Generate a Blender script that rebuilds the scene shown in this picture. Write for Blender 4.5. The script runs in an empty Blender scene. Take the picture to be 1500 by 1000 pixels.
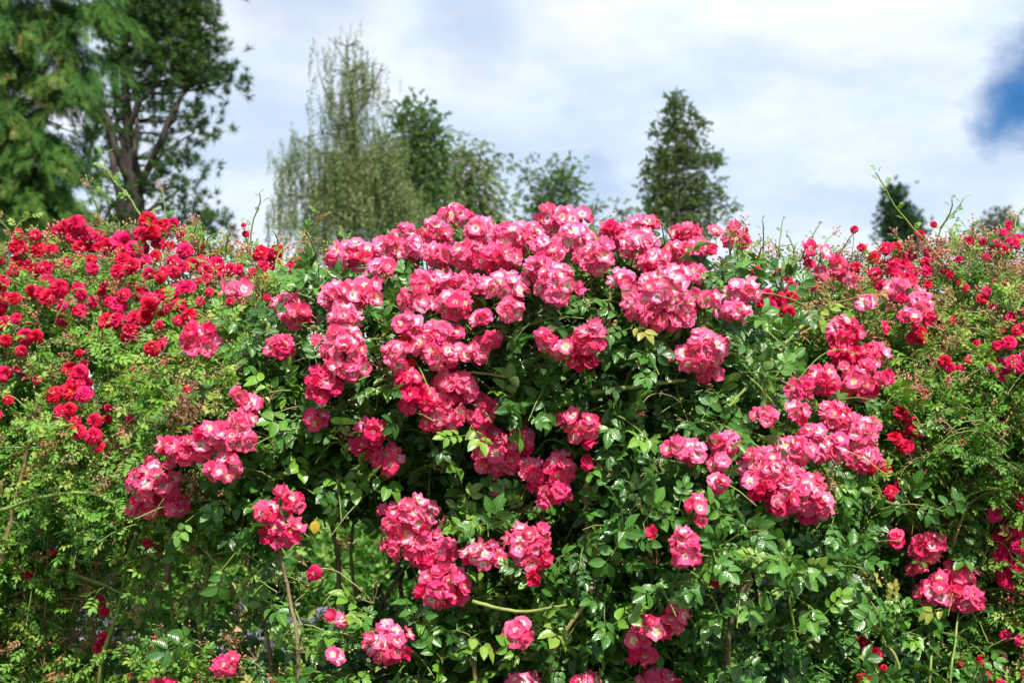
import bpy, math, random
import numpy as np
from mathutils import Matrix, Vector

random.seed(7)
rng = np.random.default_rng(11)
C = bpy.context.scene.collection
scene = bpy.context.scene
R = math.radians

# ---------------------------------------------------------------- camera
PITCH = R(3.0)
EYE = 1.55
cam_d = bpy.data.cameras.new('camera')
cam = bpy.data.objects.new('camera', cam_d)
C.objects.link(cam)
cam.location = (0, 0, EYE)
cam.rotation_euler = (R(90) + PITCH, 0, 0)
cam_d.sensor_width = 36
cam_d.lens = 50
cam_d.clip_start = 0.05
cam_d.clip_end = 2000
cam_d.dof.use_dof = True
cam_d.dof.focus_distance = 3.25
cam_d.dof.aperture_fstop = 6.3
scene.camera = cam

# ---------------------------------------------------------------- world: blue sky behind broken bright cloud
sun_vec = Vector((0.16, -0.56, 0.80)).normalized()      # high sun behind the camera, a little to the right
el = math.asin(sun_vec.z)
az = math.atan2(sun_vec.x, sun_vec.y)
w = bpy.data.worlds.new('World')
scene.world = w
w.use_nodes = True
nt = w.node_tree
nt.nodes.clear()
N = nt.nodes.new
L = nt.links.new
out = N('ShaderNodeOutputWorld')
sky = N('ShaderNodeTexSky'); sky.sky_type = 'NISHITA'; sky.sun_disc = False
sky.sun_elevation = el; sky.sun_rotation = az; sky.ozone_density = 6.0; sky.dust_density = 0.3
bg1 = N('ShaderNodeBackground'); bg1.inputs[1].default_value = 0.05
hs = N('ShaderNodeHueSaturation'); hs.inputs['Saturation'].default_value = 1.35; hs.inputs['Hue'].default_value = 0.508; L(sky.outputs[0], hs.inputs['Color'])
L(hs.outputs[0], bg1.inputs[0])
tc = N('ShaderNodeTexCoord')
mp = N('ShaderNodeMapping'); mp.inputs['Scale'].default_value = (1.0, 1.0, 2.6); mp.inputs['Location'].default_value = (0.35, 0.1, 0.52)
L(tc.outputs['Generated'], mp.inputs[0])
n1 = N('ShaderNodeTexNoise'); n1.inputs['Scale'].default_value = 3.4; n1.inputs['Detail'].default_value = 8; n1.inputs['Roughness'].default_value = 0.6
L(mp.outputs[0], n1.inputs['Vector'])
n2 = N('ShaderNodeTexNoise'); n2.inputs['Scale'].default_value = 7.0; n2.inputs['Detail'].default_value = 8; n2.inputs['Roughness'].default_value = 0.6
L(mp.outputs[0], n2.inputs['Vector'])

def ray(px, py):
    v = (500 - np.asarray(py, float)) / 2083.33
    u = (np.asarray(px, float) - 750) / 2083.33
    y = math.cos(PITCH) - math.sin(PITCH) * v
    z = math.sin(PITCH) + math.cos(PITCH) * v
    return u, y, z

# openings in the cloud, as directions on the sky: soft blue holes with ragged rims
prev = None
nrm = N('ShaderNodeVectorMath'); nrm.operation = 'NORMALIZE'; L(tc.outputs['Generated'], nrm.inputs[0])
dsn = N('ShaderNodeTexNoise'); dsn.inputs['Scale'].default_value = 9; dsn.inputs['Detail'].default_value = 8; dsn.inputs['Roughness'].default_value = 0.6; L(nrm.outputs[0], dsn.inputs['Vector'])
dsc = N('ShaderNodeVectorMath'); dsc.operation = 'MULTIPLY_ADD'; dsc.inputs[1].default_value = (0.11, 0.11, 0.11); dsc.inputs[2].default_value = (-0.055, -0.055, -0.055)
L(dsn.outputs['Color'], dsc.inputs[0])
dad = N('ShaderNodeVectorMath'); dad.operation = 'ADD'; L(nrm.outputs[0], dad.inputs[0]); L(dsc.outputs[0], dad.inputs[1])
for (hx, hy, hr, amt, sx) in ((1512, 140, 0.033, 1.0, 1.0), (690, 25, 0.05, 0.36, 1.0), (420, -30, 0.07, 0.4, 1.0), (905, 275, 0.032, 0.42, 1.0), (1090, 300, 0.05, 0.12, 1.0),
                              (2100, 100, 0.15, 0.6, 1.0), (-300, -200, 0.2, 0.5, 1.0), (900, -600, 0.2, 0.6, 1.0), (1300, -1500, 0.3, 0.7, 1), (300, -2200, 0.3, 0.7, 1)):
    u, y, z = ray(hx, hy); d = Vector((float(u), float(y), float(z))).normalized()
    sb = N('ShaderNodeVectorMath'); sb.operation = 'DISTANCE'; sb.inputs[1].default_value = d; L(dad.outputs[0], sb.inputs[0])
    mr = N('ShaderNodeMapRange'); mr.interpolation_type = 'SMOOTHSTEP'
    mr.inputs['From Min'].default_value = hr * 0.25; mr.inputs['From Max'].default_value = hr * 1.6
    mr.inputs['To Min'].default_value = amt; mr.inputs['To Max'].default_value = 0
    L(sb.outputs['Value'], mr.inputs['Value'])
    if prev is None: prev = mr.outputs[0]
    else:
        mx = N('ShaderNodeMath'); mx.operation = 'MAXIMUM'; L(prev, mx.inputs[0]); L(mr.outputs[0], mx.inputs[1]); prev = mx.outputs[0]
thin = N('ShaderNodeMapRange'); thin.inputs['From Min'].default_value = 0.38; thin.inputs['From Max'].default_value = 0.66
thin.inputs['To Min'].default_value = 0.30; thin.inputs['To Max'].default_value = 0.0
L(n1.outputs['Fac'], thin.inputs['Value'])
hole = N('ShaderNodeMath'); hole.operation = 'MAXIMUM'; L(prev, hole.inputs[0]); L(thin.outputs[0], hole.inputs[1])
cr = N('ShaderNodeValToRGB')
cr.color_ramp.elements[0].position = 0.35; cr.color_ramp.elements[0].color = (0.64, 0.74, 0.855, 1)
cr.color_ramp.elements[1].position = 0.66; cr.color_ramp.elements[1].color = (0.88, 0.91, 0.95, 1)
L(n2.outputs['Fac'], cr.inputs[0])
bg2 = N('ShaderNodeBackground'); bg2.inputs[1].default_value = 0.70
L(cr.outputs[0], bg2.inputs[0])
ms = N('ShaderNodeMixShader'); L(hole.outputs[0], ms.inputs[0]); L(bg2.outputs[0], ms.inputs[1]); L(bg1.outputs[0], ms.inputs[2])
L(ms.outputs[0], out.inputs[0])

sl = bpy.data.lights.new('sun', 'SUN'); sl.energy = 5.0; sl.angle = R(0.5); sl.color = (1.0, 0.94, 0.83)
so = bpy.data.objects.new('sun', sl); C.objects.link(so)
so.location = (0, 0, 20)
so.rotation_euler = sun_vec.to_track_quat('Z', 'Y').to_euler()

scene.view_settings.view_transform = 'Standard'
scene.view_settings.look = 'None'
scene.view_settings.exposure = 0.95
scene.view_settings.gamma = 1
scene.render.engine = 'CYCLES'
scene.cycles.use_denoising = True
scene.cycles.max_bounces = 6
scene.cycles.diffuse_bounces = 3
scene.cycles.glossy_bounces = 2
scene.cycles.transmission_bounces = 4

# ---------------------------------------------------------------- materials
def mat(name):
    m = bpy.data.materials.new(name); m.use_nodes = True
    return m, m.node_tree, m.node_tree.nodes['Principled BSDF']

def ramp(nt, src, stops):
    r = nt.nodes.new('ShaderNodeValToRGB')
    e = r.color_ramp.elements
    e[0].position = stops[0][0]; e[0].color = (*stops[0][1], 1)
    e[1].position = stops[-1][0]; e[1].color = (*stops[-1][1], 1)
    for p, c in stops[1:-1]:
        k = e.new(p); k.color = (*c, 1)
    nt.links.new(src, r.inputs[0])
    return r.outputs[0]

def mixc(nt, fac, a, b, mode='MIX'):
    m = nt.nodes.new('ShaderNodeMix'); m.data_type = 'RGBA'; m.blend_type = mode
    for sock, val in ((m.inputs[0], fac), (m.inputs[6], a), (m.inputs[7], b)):
        if isinstance(val, (int, float)): sock.default_value = val
        elif isinstance(val, tuple): sock.default_value = (*val, 1)
        else: nt.links.new(val, sock)
    return m.outputs[2]

def mth(nt, op, a, b=None, clamp=False):
    m = nt.nodes.new('ShaderNodeMath'); m.operation = op; m.use_clamp = clamp
    for s, v in ((m.inputs[0], a), (m.inputs[1], b)):
        if v is None: continue
        if isinstance(v, (int, float)): s.default_value = v
        else: nt.links.new(v, s)
    return m.outputs[0]

def translucent(nt, bsdf, col, amount):
    o = nt.nodes['Material Output']
    t = nt.nodes.new('ShaderNodeBsdfTranslucent'); nt.links.new(col, t.inputs[0])
    x = nt.nodes.new('ShaderNodeMixShader'); x.inputs[0].default_value = amount
    nt.links.new(bsdf.outputs[0], x.inputs[1]); nt.links.new(t.outputs[0], x.inputs[2])
    nt.links.new(x.outputs[0], o.inputs[0])

def leaf_mat(name, stops, rough, trans, spec=0.5, vein=True):
    m, nt, b = mat(name)
    at = nt.nodes.new('ShaderNodeAttribute'); at.attribute_name = 'tint'
    col = ramp(nt, at.outputs['Fac'], stops)
    if vein:
        uv = nt.nodes.new('ShaderNodeUVMap')
        sp = nt.nodes.new('ShaderNodeSeparateXYZ'); nt.links.new(uv.outputs[0], sp.inputs[0])
        d = mth(nt, 'ABSOLUTE', mth(nt, 'SUBTRACT', sp.outputs[1], 0.5))
        rib = mth(nt, 'LESS_THAN', d, 0.035)
        side = nt.nodes.new('ShaderNodeMath'); side.operation = 'SINE'
        nt.links.new(mth(nt, 'MULTIPLY', mth(nt, 'SUBTRACT', sp.outputs[0], mth(nt, 'MULTIPLY', d, 0.7)), 42.0), side.inputs[0])
        sv = mth(nt, 'MULTIPLY', mth(nt, 'GREATER_THAN', side.outputs[0], 0.8), 0.35)
        f = mth(nt, 'MULTIPLY', mth(nt, 'MAXIMUM', rib, sv), 0.45)
        col = mixc(nt, f, col, (0.20, 0.30, 0.09))
        bp = nt.nodes.new('ShaderNodeBump'); bp.inputs['Strength'].default_value = 0.25; bp.inputs['Distance'].default_value = 0.002
        nt.links.new(side.outputs[0], bp.inputs['Height']); nt.links.new(bp.outputs[0], b.inputs['Normal'])
    geo = nt.nodes.new('ShaderNodeNewGeometry')
    ge = nt.nodes.new('ShaderNodeTexNoise'); ge.inputs['Scale'].default_value = 60; nt.links.new(geo.outputs['Position'], ge.inputs['Vector'])
    col = mixc(nt, mth(nt, 'MULTIPLY', ge.outputs[0], 0.5), col, mixc(nt, 1.0, col, (0.55, 0.6, 0.5), 'MULTIPLY'))
    col2 = mixc(nt, mth(nt, 'MULTIPLY', geo.outputs['Backfacing'], 0.5), col, (0.14, 0.21, 0.08)) if vein else col
    nt.links.new(col2, b.inputs['Base Color'])
    b.inputs['Roughness'].default_value = rough
    b.inputs['Specular IOR Level'].default_value = spec
    tcol = mixc(nt, 1.0, col, (1.7, 1.9, 0.8), 'MULTIPLY')
    translucent(nt, b, tcol, trans)
    return m

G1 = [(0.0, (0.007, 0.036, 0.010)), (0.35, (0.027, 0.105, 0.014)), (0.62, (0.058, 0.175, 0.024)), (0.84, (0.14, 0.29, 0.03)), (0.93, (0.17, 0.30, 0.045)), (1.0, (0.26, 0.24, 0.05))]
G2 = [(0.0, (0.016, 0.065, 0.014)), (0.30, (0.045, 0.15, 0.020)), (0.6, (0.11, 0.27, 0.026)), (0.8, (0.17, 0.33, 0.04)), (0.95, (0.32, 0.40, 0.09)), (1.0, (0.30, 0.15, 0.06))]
M_leaf = leaf_mat('rose_leaf_glossy', G1, 0.30, 0.17, 0.55)
M_leaf2 = leaf_mat('rose_leaf_light', G2, 0.40, 0.30, 0.35)
M_yellow = leaf_mat('yellowed_leaf', [(0, (0.6, 0.42, 0.03)), (1, (0.75, 0.5, 0.04))], 0.5, 0.3)

def plain_foliage(name, stops, rough=0.6, trans=0.25, spec=0.3):
    return leaf_mat(name, stops, rough, trans, spec, vein=False)

def petal_mat(name, deep, light, core, rim):
    m, nt, b = mat(name)
    oi = nt.nodes.new('ShaderNodeObjectInfo')
    sc = nt.nodes.new('ShaderNodeSeparateColor'); nt.links.new(oi.outputs['Color'], sc.inputs[0])
    pale, hue = sc.outputs[0], sc.outputs[1]
    uv = nt.nodes.new('ShaderNodeUVMap')
    sp = nt.nodes.new('ShaderNodeSeparateXYZ'); nt.links.new(uv.outputs[0], sp.inputs[0])
    mp = nt.nodes.new('ShaderNodeMapping'); mp.inputs['Scale'].default_value = (3, 16, 1); nt.links.new(uv.outputs[0], mp.inputs[0])
    nz = nt.nodes.new('ShaderNodeTexNoise'); nz.noise_dimensions = '3D'; nz.inputs['Scale'].default_value = 1.5; nt.links.new(mp.outputs[0], nz.inputs['Vector'])
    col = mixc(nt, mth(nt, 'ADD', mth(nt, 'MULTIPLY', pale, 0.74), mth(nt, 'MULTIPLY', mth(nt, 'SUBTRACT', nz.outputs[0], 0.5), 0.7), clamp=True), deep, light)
    u = sp.outputs[0]
    # white eye of the flower
    edge = mth(nt, 'ADD', mth(nt, 'MULTIPLY', pale, 0.40), 0.16)
    wf = mth(nt, 'MULTIPLY', mth(nt, 'SUBTRACT', mth(nt, 'ADD', edge, mth(nt, 'MULTIPLY', nz.outputs[0], 0.12)), u), 4.0, clamp=True)
    col = mixc(nt, mth(nt, 'MULTIPLY', wf, 0.9), col, core)
    rf = mth(nt, 'MULTIPLY', mth(nt, 'SUBTRACT', u, 0.84), 3.5, clamp=True)
    col = mixc(nt, mth(nt, 'MULTIPLY', rf, 0.65), col, rim)
    col = mixc(nt, hue, col, mixc(nt, 1.0, col, (0.9, 0.75, 1.3), 'MULTIPLY'))
    nt.links.new(col, b.inputs['Base Color'])
    b.inputs['Roughness'].default_value = 0.55
    b.inputs['Specular IOR Level'].default_value = 0.25
    bp = nt.nodes.new('ShaderNodeBump'); bp.inputs['Strength'].default_value = 0.35; bp.inputs['Distance'].default_value = 0.002
    nt.links.new(nz.outputs[0], bp.inputs['Height']); nt.links.new(bp.outputs[0], b.inputs['Normal'])
    translucent(nt, b, col, 0.36)
    return m

M_pink = petal_mat('pink_petal', (0.76, 0.006, 0.105), (0.93, 0.25, 0.43), (0.96, 0.84, 0.78), (0.80, 0.03, 0.20))
M_red = petal_mat('crimson_petal', (0.54, 0.002, 0.028), (0.84, 0.018, 0.21), (0.62, 0.03, 0.06), (0.65, 0.015, 0.06))
M_scar = petal_mat('scarlet_petal', (0.80, 0.008, 0.020), (0.85, 0.04, 0.07), (0.85, 0.30, 0.05), (0.70, 0.01, 0.03))

def simple(name, c1, c2, rough=0.7, scale=30, spec=0.3, bump=0.0, attr=False):
    m, nt, b = mat(name)
    geo = nt.nodes.new('ShaderNodeNewGeometry')
    nz = nt.nodes.new('ShaderNodeTexNoise'); nz.inputs['Scale'].default_value = scale; nz.inputs['Detail'].default_value = 5
    nt.links.new(geo.outputs['Position'], nz.inputs['Vector'])
    col = ramp(nt, nz.outputs[0], [(0.3, c1), (0.7, c2)])
    nt.links.new(col, b.inputs['Base Color'])
    b.inputs['Roughness'].default_value = rough; b.inputs['Specular IOR Level'].default_value = spec
    if bump:
        bp = nt.nodes.new('ShaderNodeBump'); bp.inputs['Strength'].default_value = bump; bp.inputs['Distance'].default_value = 0.02
        nt.links.new(nz.outputs[0], bp.inputs['Height']); nt.links.new(bp.outputs[0], b.inputs['Normal'])
    return m

M_anther = simple('yellow_anther', (0.75, 0.42, 0.04), (0.85, 0.60, 0.12), 0.7, 400)
M_anther2 = simple('brown_anther', (0.28, 0.13, 0.03), (0.45, 0.28, 0.09), 0.7, 400)
M_stalk = simple('green_stalk', (0.10, 0.16, 0.03), (0.20, 0.24, 0.06), 0.5, 60)
M_cane_g = simple('green_cane', (0.10, 0.15, 0.035), (0.22, 0.25, 0.07), 0.45, 25)
M_cane_b = simple('brown_cane', (0.08, 0.055, 0.035), (0.18, 0.14, 0.075), 0.7, 25)
M_cane_t = simple('tan_cane', (0.18, 0.13, 0.065), (0.32, 0.25, 0.12), 0.6, 25)
M_bark = simple('pine_bark', (0.014, 0.011, 0.010), (0.06, 0.05, 0.045), 0.9, 5, 0.2, 0.6)
M_bark2 = simple('grey_bark', (0.05, 0.045, 0.04), (0.20, 0.18, 0.16), 0.9, 3, 0.2, 0.4)
M_wire = simple('galvanised_wire', (0.35, 0.36, 0.36), (0.5, 0.5, 0.5), 0.4, 80); M_wire.node_tree.nodes['Principled BSDF'].inputs['Metallic'].default_value = 0.8
M_steel = simple('grey_steel', (0.08, 0.09, 0.11), (0.16, 0.17, 0.20), 0.4, 15); M_steel.node_tree.nodes['Principled BSDF'].inputs['Metallic'].default_value = 0.5
M_post = simple('weathered_post', (0.14, 0.13, 0.115), (0.32, 0.30, 0.27), 0.85, 12, 0.2, 0.5)
M_bud = leaf_mat('bud_and_sepal', [(0, (0.13, 0.20, 0.04)), (0.3, (0.30, 0.30, 0.10)), (0.5, (0.42, 0.26, 0.16)), (0.7, (0.62, 0.22, 0.22)), (0.85, (0.70, 0.06, 0.12)), (1, (0.75, 0.35, 0.35))], 0.6, 0.15, 0.3, vein=False)

# ---------------------------------------------------------------- mesh building with numpy
class Tpl:
    def __init__(s, v, f3=(), f4=(), uv=None, m3=None, m4=None):
        s.v = np.array(v, float); s.f3 = np.array(f3, int).reshape(-1, 3); s.f4 = np.array(f4, int).reshape(-1, 4)
        s.uv = np.zeros((len(s.v), 2)) if uv is None else np.array(uv, float)
        s.m3 = np.zeros(len(s.f3), int) if m3 is None else np.array(m3); s.m4 = np.zeros(len(s.f4), int) if m4 is None else np.array(m4)
    @staticmethod
    def join(parts):
        o = 0; v = []; f3 = []; f4 = []; uv = []; m3 = []; m4 = []
        for t in parts:
            v.append(t.v); f3.append(t.f3 + o); f4.append(t.f4 + o); uv.append(t.uv); m3.append(t.m3); m4.append(t.m4); o += len(t.v)
        return Tpl(np.concatenate(v), np.concatenate(f3), np.concatenate(f4), np.concatenate(uv), np.concatenate(m3), np.concatenate(m4))
    def moved(s, M=None, p=(0, 0, 0)):
        v = s.v if M is None else s.v @ np.asarray(M).T
        return Tpl(v + np.asarray(p), s.f3, s.f4, s.uv, s.m3, s.m4)
    def mat(s, k):
        return Tpl(s.v, s.f3, s.f4, s.uv, s.m3 * 0 + k, s.m4 * 0 + k)

class MB:
    def __init__(s):
        s.v = []; s.f3 = []; s.f4 = []; s.uv = []; s.t = []; s.m3 = []; s.m4 = []; s.n = 0
    def add(s, t, tint=0.5):
        s.v.append(t.v); s.f3.append(t.f3 + s.n); s.f4.append(t.f4 + s.n); s.uv.append(t.uv); s.t.append(np.full(len(t.v), tint)); s.m3.append(t.m3); s.m4.append(t.m4)
        s.n += len(t.v)
    def scatter(s, t, Ms, ps, tints):
        """Ms (k,3,3) with columns = axes, ps (k,3)"""
        k = len(ps)
        if k == 0: return
        v = np.einsum('kij,nj->kni', Ms, t.v) + ps[:, None, :]
        n = len(t.v)
        off = (np.arange(k) * n)[:, None, None] + s.n
        s.v.append(v.reshape(-1, 3)); s.f3.append((t.f3[None] + off).reshape(-1, 3)); s.f4.append((t.f4[None] + off).reshape(-1, 4))
        s.uv.append(np.tile(t.uv, (k, 1))); s.t.append(np.repeat(tints, n)); s.m3.append(np.tile(t.m3, k)); s.m4.append(np.tile(t.m4, k))
        s.n += n * k
    def mesh(s, name, mats, smooth=True):
        v = np.concatenate(s.v); f3 = np.concatenate(s.f3); f4 = np.concatenate(s.f4); uv = np.concatenate(s.uv); t = np.concatenate(s.t)
        me = bpy.data.meshes.new(name)
        me.vertices.add(len(v)); me.vertices.foreach_set('co', v.astype(np.float32).ravel())
        loops = np.concatenate([f3.ravel(), f4.ravel()]).astype(np.int32)
        me.loops.add(len(loops)); me.loops.foreach_set('vertex_index', loops)
        nf = len(f3) + len(f4)
        me.polygons.add(nf)
        starts = np.concatenate([np.arange(len(f3)) * 3, len(f3) * 3 + np.arange(len(f4)) * 4]).astype(np.int32)
        me.polygons.foreach_set('loop_start', starts)
        me.polygons.foreach_set('material_index', np.concatenate([np.concatenate(s.m3), np.concatenate(s.m4)]).astype(np.int32))
        me.polygons.foreach_set('use_smooth', np.full(nf, smooth))
        ul = me.uv_layers.new(name='UVMap'); ul.data.foreach_set('uv', uv[loops].astype(np.float32).ravel())
        a = me.attributes.new('tint', 'FLOAT', 'POINT'); a.data.foreach_set('value', t.astype(np.float32))
        for m in (mats if isinstance(mats, (list, tuple)) else [mats]): me.materials.append(m)
        me.update(calc_edges=True)
        return me
    def build(s, name, mats, parent=None, smooth=True, kind=None, label=None):
        o = bpy.data.objects.new(name, s.mesh(name, mats, smooth)); C.objects.link(o)
        if parent is not None:
            o.parent = parent; o.location = -Vector(parent_world(parent))
        if kind: o['kind'] = kind
        if label: o['label'] = label
        return o

WORLD = {}
def parent_world(p):
    return WORLD.get(p.name, (0, 0, 0))

def thing(name, label, cat, loc=(0, 0, 0), group=None):
    o = bpy.data.objects.new(name, None); C.objects.link(o); o.location = loc; o['label'] = label; o['category'] = cat
    o.empty_display_size = 0.1
    if group: o['group'] = group
    WORLD[o.name] = tuple(loc)
    return o

def tube(path, radii, sides=6, cap=True):
    P = np.array(path, float); n = len(P)
    rad = np.interp(np.linspace(0, 1, n), np.linspace(0, 1, len(radii)), radii)
    T = np.gradient(P, axis=0); T /= np.linalg.norm(T, axis=1)[:, None] + 1e-9
    a = np.array([0, 0, 1.0]) if abs(T[0][2]) < 0.9 else np.array([1.0, 0, 0])
    u = np.cross(T[0], a); u /= np.linalg.norm(u)
    V = []
    th = np.arange(sides) * 2 * math.pi / sides
    for i in range(n):
        u = u - T[i] * np.dot(u, T[i]); u /= np.linalg.norm(u) + 1e-9
        w_ = np.cross(T[i], u)
        V.append(P[i] + rad[i] * (np.cos(th)[:, None] * u + np.sin(th)[:, None] * w_))
    V = np.concatenate(V)
    f4 = []
    for i in range(n - 1):
        for j in range(sides):
            k = (j + 1) % sides
            f4.append((i * sides + j, i * sides + k, (i + 1) * sides + k, (i + 1) * sides + j))
    f3 = []
    if cap:
        b = len(V); V = np.vstack([V, P[0], P[-1]])
        for j in range(sides):
            k = (j + 1) % sides
            f3.append((b, k, j)); f3.append((b + 1, (n - 1) * sides + j, (n - 1) * sides + k))
    return Tpl(V, f3, f4)

def smooth_path(pts, n=10, wob=0.0):
    P = np.array(pts, float)
    t = np.linspace(0, len(P) - 1, n)
    res = []
    for s in t:
        i = min(int(s), len(P) - 2); f = s - i
        p0 = P[max(i - 1, 0)]; p1 = P[i]; p2 = P[i + 1]; p3 = P[min(i + 2, len(P) - 1)]
        res.append(0.5 * ((2 * p1) + (-p0 + p2) * f + (2 * p0 - 5 * p1 + 4 * p2 - p3) * f * f + (-p0 + 3 * p1 - 3 * p2 + p3) * f ** 3))
    res = np.array(res)
    if wob: res[1:-1] += rng.normal(0, wob, (n - 2, 3))
    return res

def norm(a):
    return a / (np.linalg.norm(a, axis=-1, keepdims=True) + 1e-9)

def frames(x, nrm_):
    """columns x, y, z: x as given, z near nrm_"""
    x = norm(x); z = norm(nrm_ - x * np.sum(x * nrm_, -1, keepdims=True)); y = np.cross(z, x)
    return np.stack([x, y, z], -1)

def P(px, py, Y):
    u, y, z = ray(px, py); t = np.asarray(Y) / y
    return np.stack([u * t, np.broadcast_to(Y, np.shape(u * t)) * 1.0, EYE + z * t], -1)

def to_px(p):
    x, y, z = p[..., 0], p[..., 1], p[..., 2] - EYE
    yc = y * math.cos(PITCH) + z * math.sin(PITCH); zc = -y * math.sin(PITCH) + z * math.cos(PITCH)
    return 750 + 2083.33 * x / yc, 500 - 2083.33 * zc / yc

# ---------------------------------------------------------------- the hedge surface
TOPX = [-300, 0, 40, 100, 160, 240, 300, 350, 400, 440, 480, 540, 600, 650, 700, 760, 800, 850, 900, 960, 1020, 1080, 1120, 1180, 1240, 1290, 1340, 1400, 1450, 1500, 1800]
TOPY = [380, 378, 362, 348, 350, 345, 356, 372, 378, 384, 374, 362, 350, 334, 340, 335, 330, 330, 338, 344, 350, 362, 378, 382, 385, 382, 364, 358, 352, 355, 360]
_tp = P(np.array(TOPX), np.array(TOPY), 3.55)
def ztop(x):
    return np.interp(x, _tp[:, 0], _tp[:, 2])
def sst(a, b, x):
    t = np.clip((x - a) / (b - a), 0, 1); return t * t * (3 - 2 * t)
def yfront(x, z):
    x = np.asarray(x, float); z = np.asarray(z, float)
    side = sst(0.35, 1.15, np.abs(x + 0.05))
    y = 3.16 + 0.42 * side
    y = y + 0.075 * np.sin(5.1 * x + 2.0 * z) + 0.06 * np.sin(9.0 * z - 3.3 * x + 1) + 0.03 * np.sin(14 * x + 8 * z + 2)
    u = np.clip((z - (ztop(x) - 0.42)) / 0.42, 0, 1)
    y = y + 0.42 * (1 - np.sqrt(1 - 0.985 * u * u))
    low = np.clip((1.35 - z), 0, 1)
    return y + 0.10 * low
def front(px, py):
    Y = np.full(np.shape(px), 3.3)
    for _ in range(14):
        p = P(px, py, Y); Y = 0.5 * Y + 0.5 * yfront(p[..., 0], p[..., 2])
    return P(px, py, Y)

# gaps right through the planting (px, py, rx, ry, strength) and shaded hollows
GAPS = [(482, 838, 100, 84, 0.98), (605, 856, 62, 34, 0.95), (300, 872, 84, 78, 0.88), (1108, 872, 46, 50, 0.85), (372, 950, 66, 46, 0.85), (150, 900, 60, 75, 0.6), (800, 765, 46, 50, .75), (560, 975, 100, 32, 0.8), (240, 800, 50, 40, .5), (960, 660, 30, 20, .3)]
HOLES = [(700, 960, 70, 45, 0.8), (30, 910, 45, 70, 0.75), (1240, 870, 60, 60, 0.5), (700, 730, 40, 40, 0.5), (1180, 900, 60, 60, 0.35), (1330, 500, 35, 30, 0.4), (540, 710, 60, 60, 0.3), (900, 460, 60, 25, .4)]
def field(L_, px, py):
    g = np.zeros(np.shape(px))
    for (cx, cy, rx, ry, s) in L_:
        d = ((px - cx) / rx) ** 2 + ((py - cy) / ry) ** 2
        g = np.maximum(g, s * np.clip(1.6 - d, 0, 1))
    return g

# ---------------------------------------------------------------- leaf templates
def leaflet(rows, width, fold=0.18, droop=0.15, wave=0.0):
    """pointed oval leaf from the origin along +x, length 1, normal +z"""
    V = [(0, 0, 0)]; UV = [(0, .5)]
    us = np.linspace(0, 1, rows + 2)[1:-1]
    for i, u in enumerate(us):
        w_ = width * (math.sin(math.pi * u ** 0.85) ** 0.75) * 0.5
        zc = -droop * u * u
        wv = wave * (1 if i % 2 else -1)
        V += [(u, -w_, zc + fold * w_ + wv), (u, 0, zc), (u, w_, zc + fold * w_ - wv)]
        UV += [(u, 0), (u, .5), (u, 1)]
    V.append((1, 0, -droop)); UV.append((1, .5))
    f3 = [(0, 1, 2), (0, 2, 3)]; f4 = []
    for i in range(rows - 1):
        a = 1 + 3 * i
        f4 += [(a, a + 3, a + 4, a + 1), (a + 1, a + 4, a + 5, a + 2)]
    a = 1 + 3 * (rows - 1); e = len(V) - 1
    f3 += [(a, e, a + 1), (a + 1, e, a + 2)]
    return Tpl(V, f3, f4, UV)

def rotz(a):
    c, s = math.cos(a), math.sin(a); return np.array([[c, -s, 0], [s, c, 0], [0, 0, 1]])
def rotx(a):
    c, s = math.cos(a), math.sin(a); return np.array([[1, 0, 0], [0, c, -s], [0, s, c]])
def roty(a):
    c, s = math.cos(a), math.sin(a); return np.array([[c, 0, s], [0, 1, 0], [-s, 0, c]])

def compound(pairs, rows, width, rnd):
    """leaf with `pairs` of leaflets and one at the end; overall length about 1, normal +z"""
    parts = []
    L0 = 0.42 if pairs == 2 else 0.30
    axis_l = 0.62 if pairs == 2 else 0.72
    for k in range(pairs):
        x = axis_l * (0.42 + 0.5 * k / max(pairs - 1, 1))
        s = L0 * (0.85 + 0.25 * k / max(pairs - 1, 1)) * rnd.uniform(0.88, 1.1)
        for sg in (-1, 1):
            a = sg * rnd.uniform(0.9, 1.25)
            M = rotz(a) @ roty(rnd.uniform(-0.1, 0.35)) @ rotx(rnd.uniform(-0.35, 0.35)) * s
            parts.append(leaflet(rows, width * rnd.uniform(.9, 1.1), rnd.uniform(0.15, 0.6), rnd.uniform(0.0, 0.35), rnd.uniform(0, 0.03)).moved(M, (x, 0.01 * sg, -0.06 * x * x)))
    M = rotz(rnd.uniform(-.15, .15)) @ roty(rnd.uniform(0, 0.4)) * L0 * 1.15
    parts.append(leaflet(rows, width, rnd.uniform(0.15, 0.55), rnd.uniform(0.05, 0.3), 0.02).moved(M, (axis_l, 0, -0.05)))
    r = 0.012
    st = Tpl([(0, -r, 0), (0, r, 0), (axis_l, -r * .6, -0.05), (axis_l, r * .6, -0.05), (0, 0, -r), (axis_l, 0, -0.05 - r)], [], [(0, 2, 3, 1), (0, 4, 5, 2), (4, 1, 3, 5)], [(0, .5)] * 6)
    parts.append(st)
    return Tpl.join(parts)

rnd = random.Random(3)
LEAF_BIG = [compound(2 if i % 3 else 3, 4, 0.62, rnd) for i in range(8)]
LEAF_SMALL = [compound(3, 2, 0.50, rnd) for i in range(6)]
LEAF_MID = [compound(2, 3, 0.58, rnd) for i in range(5)]

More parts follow.
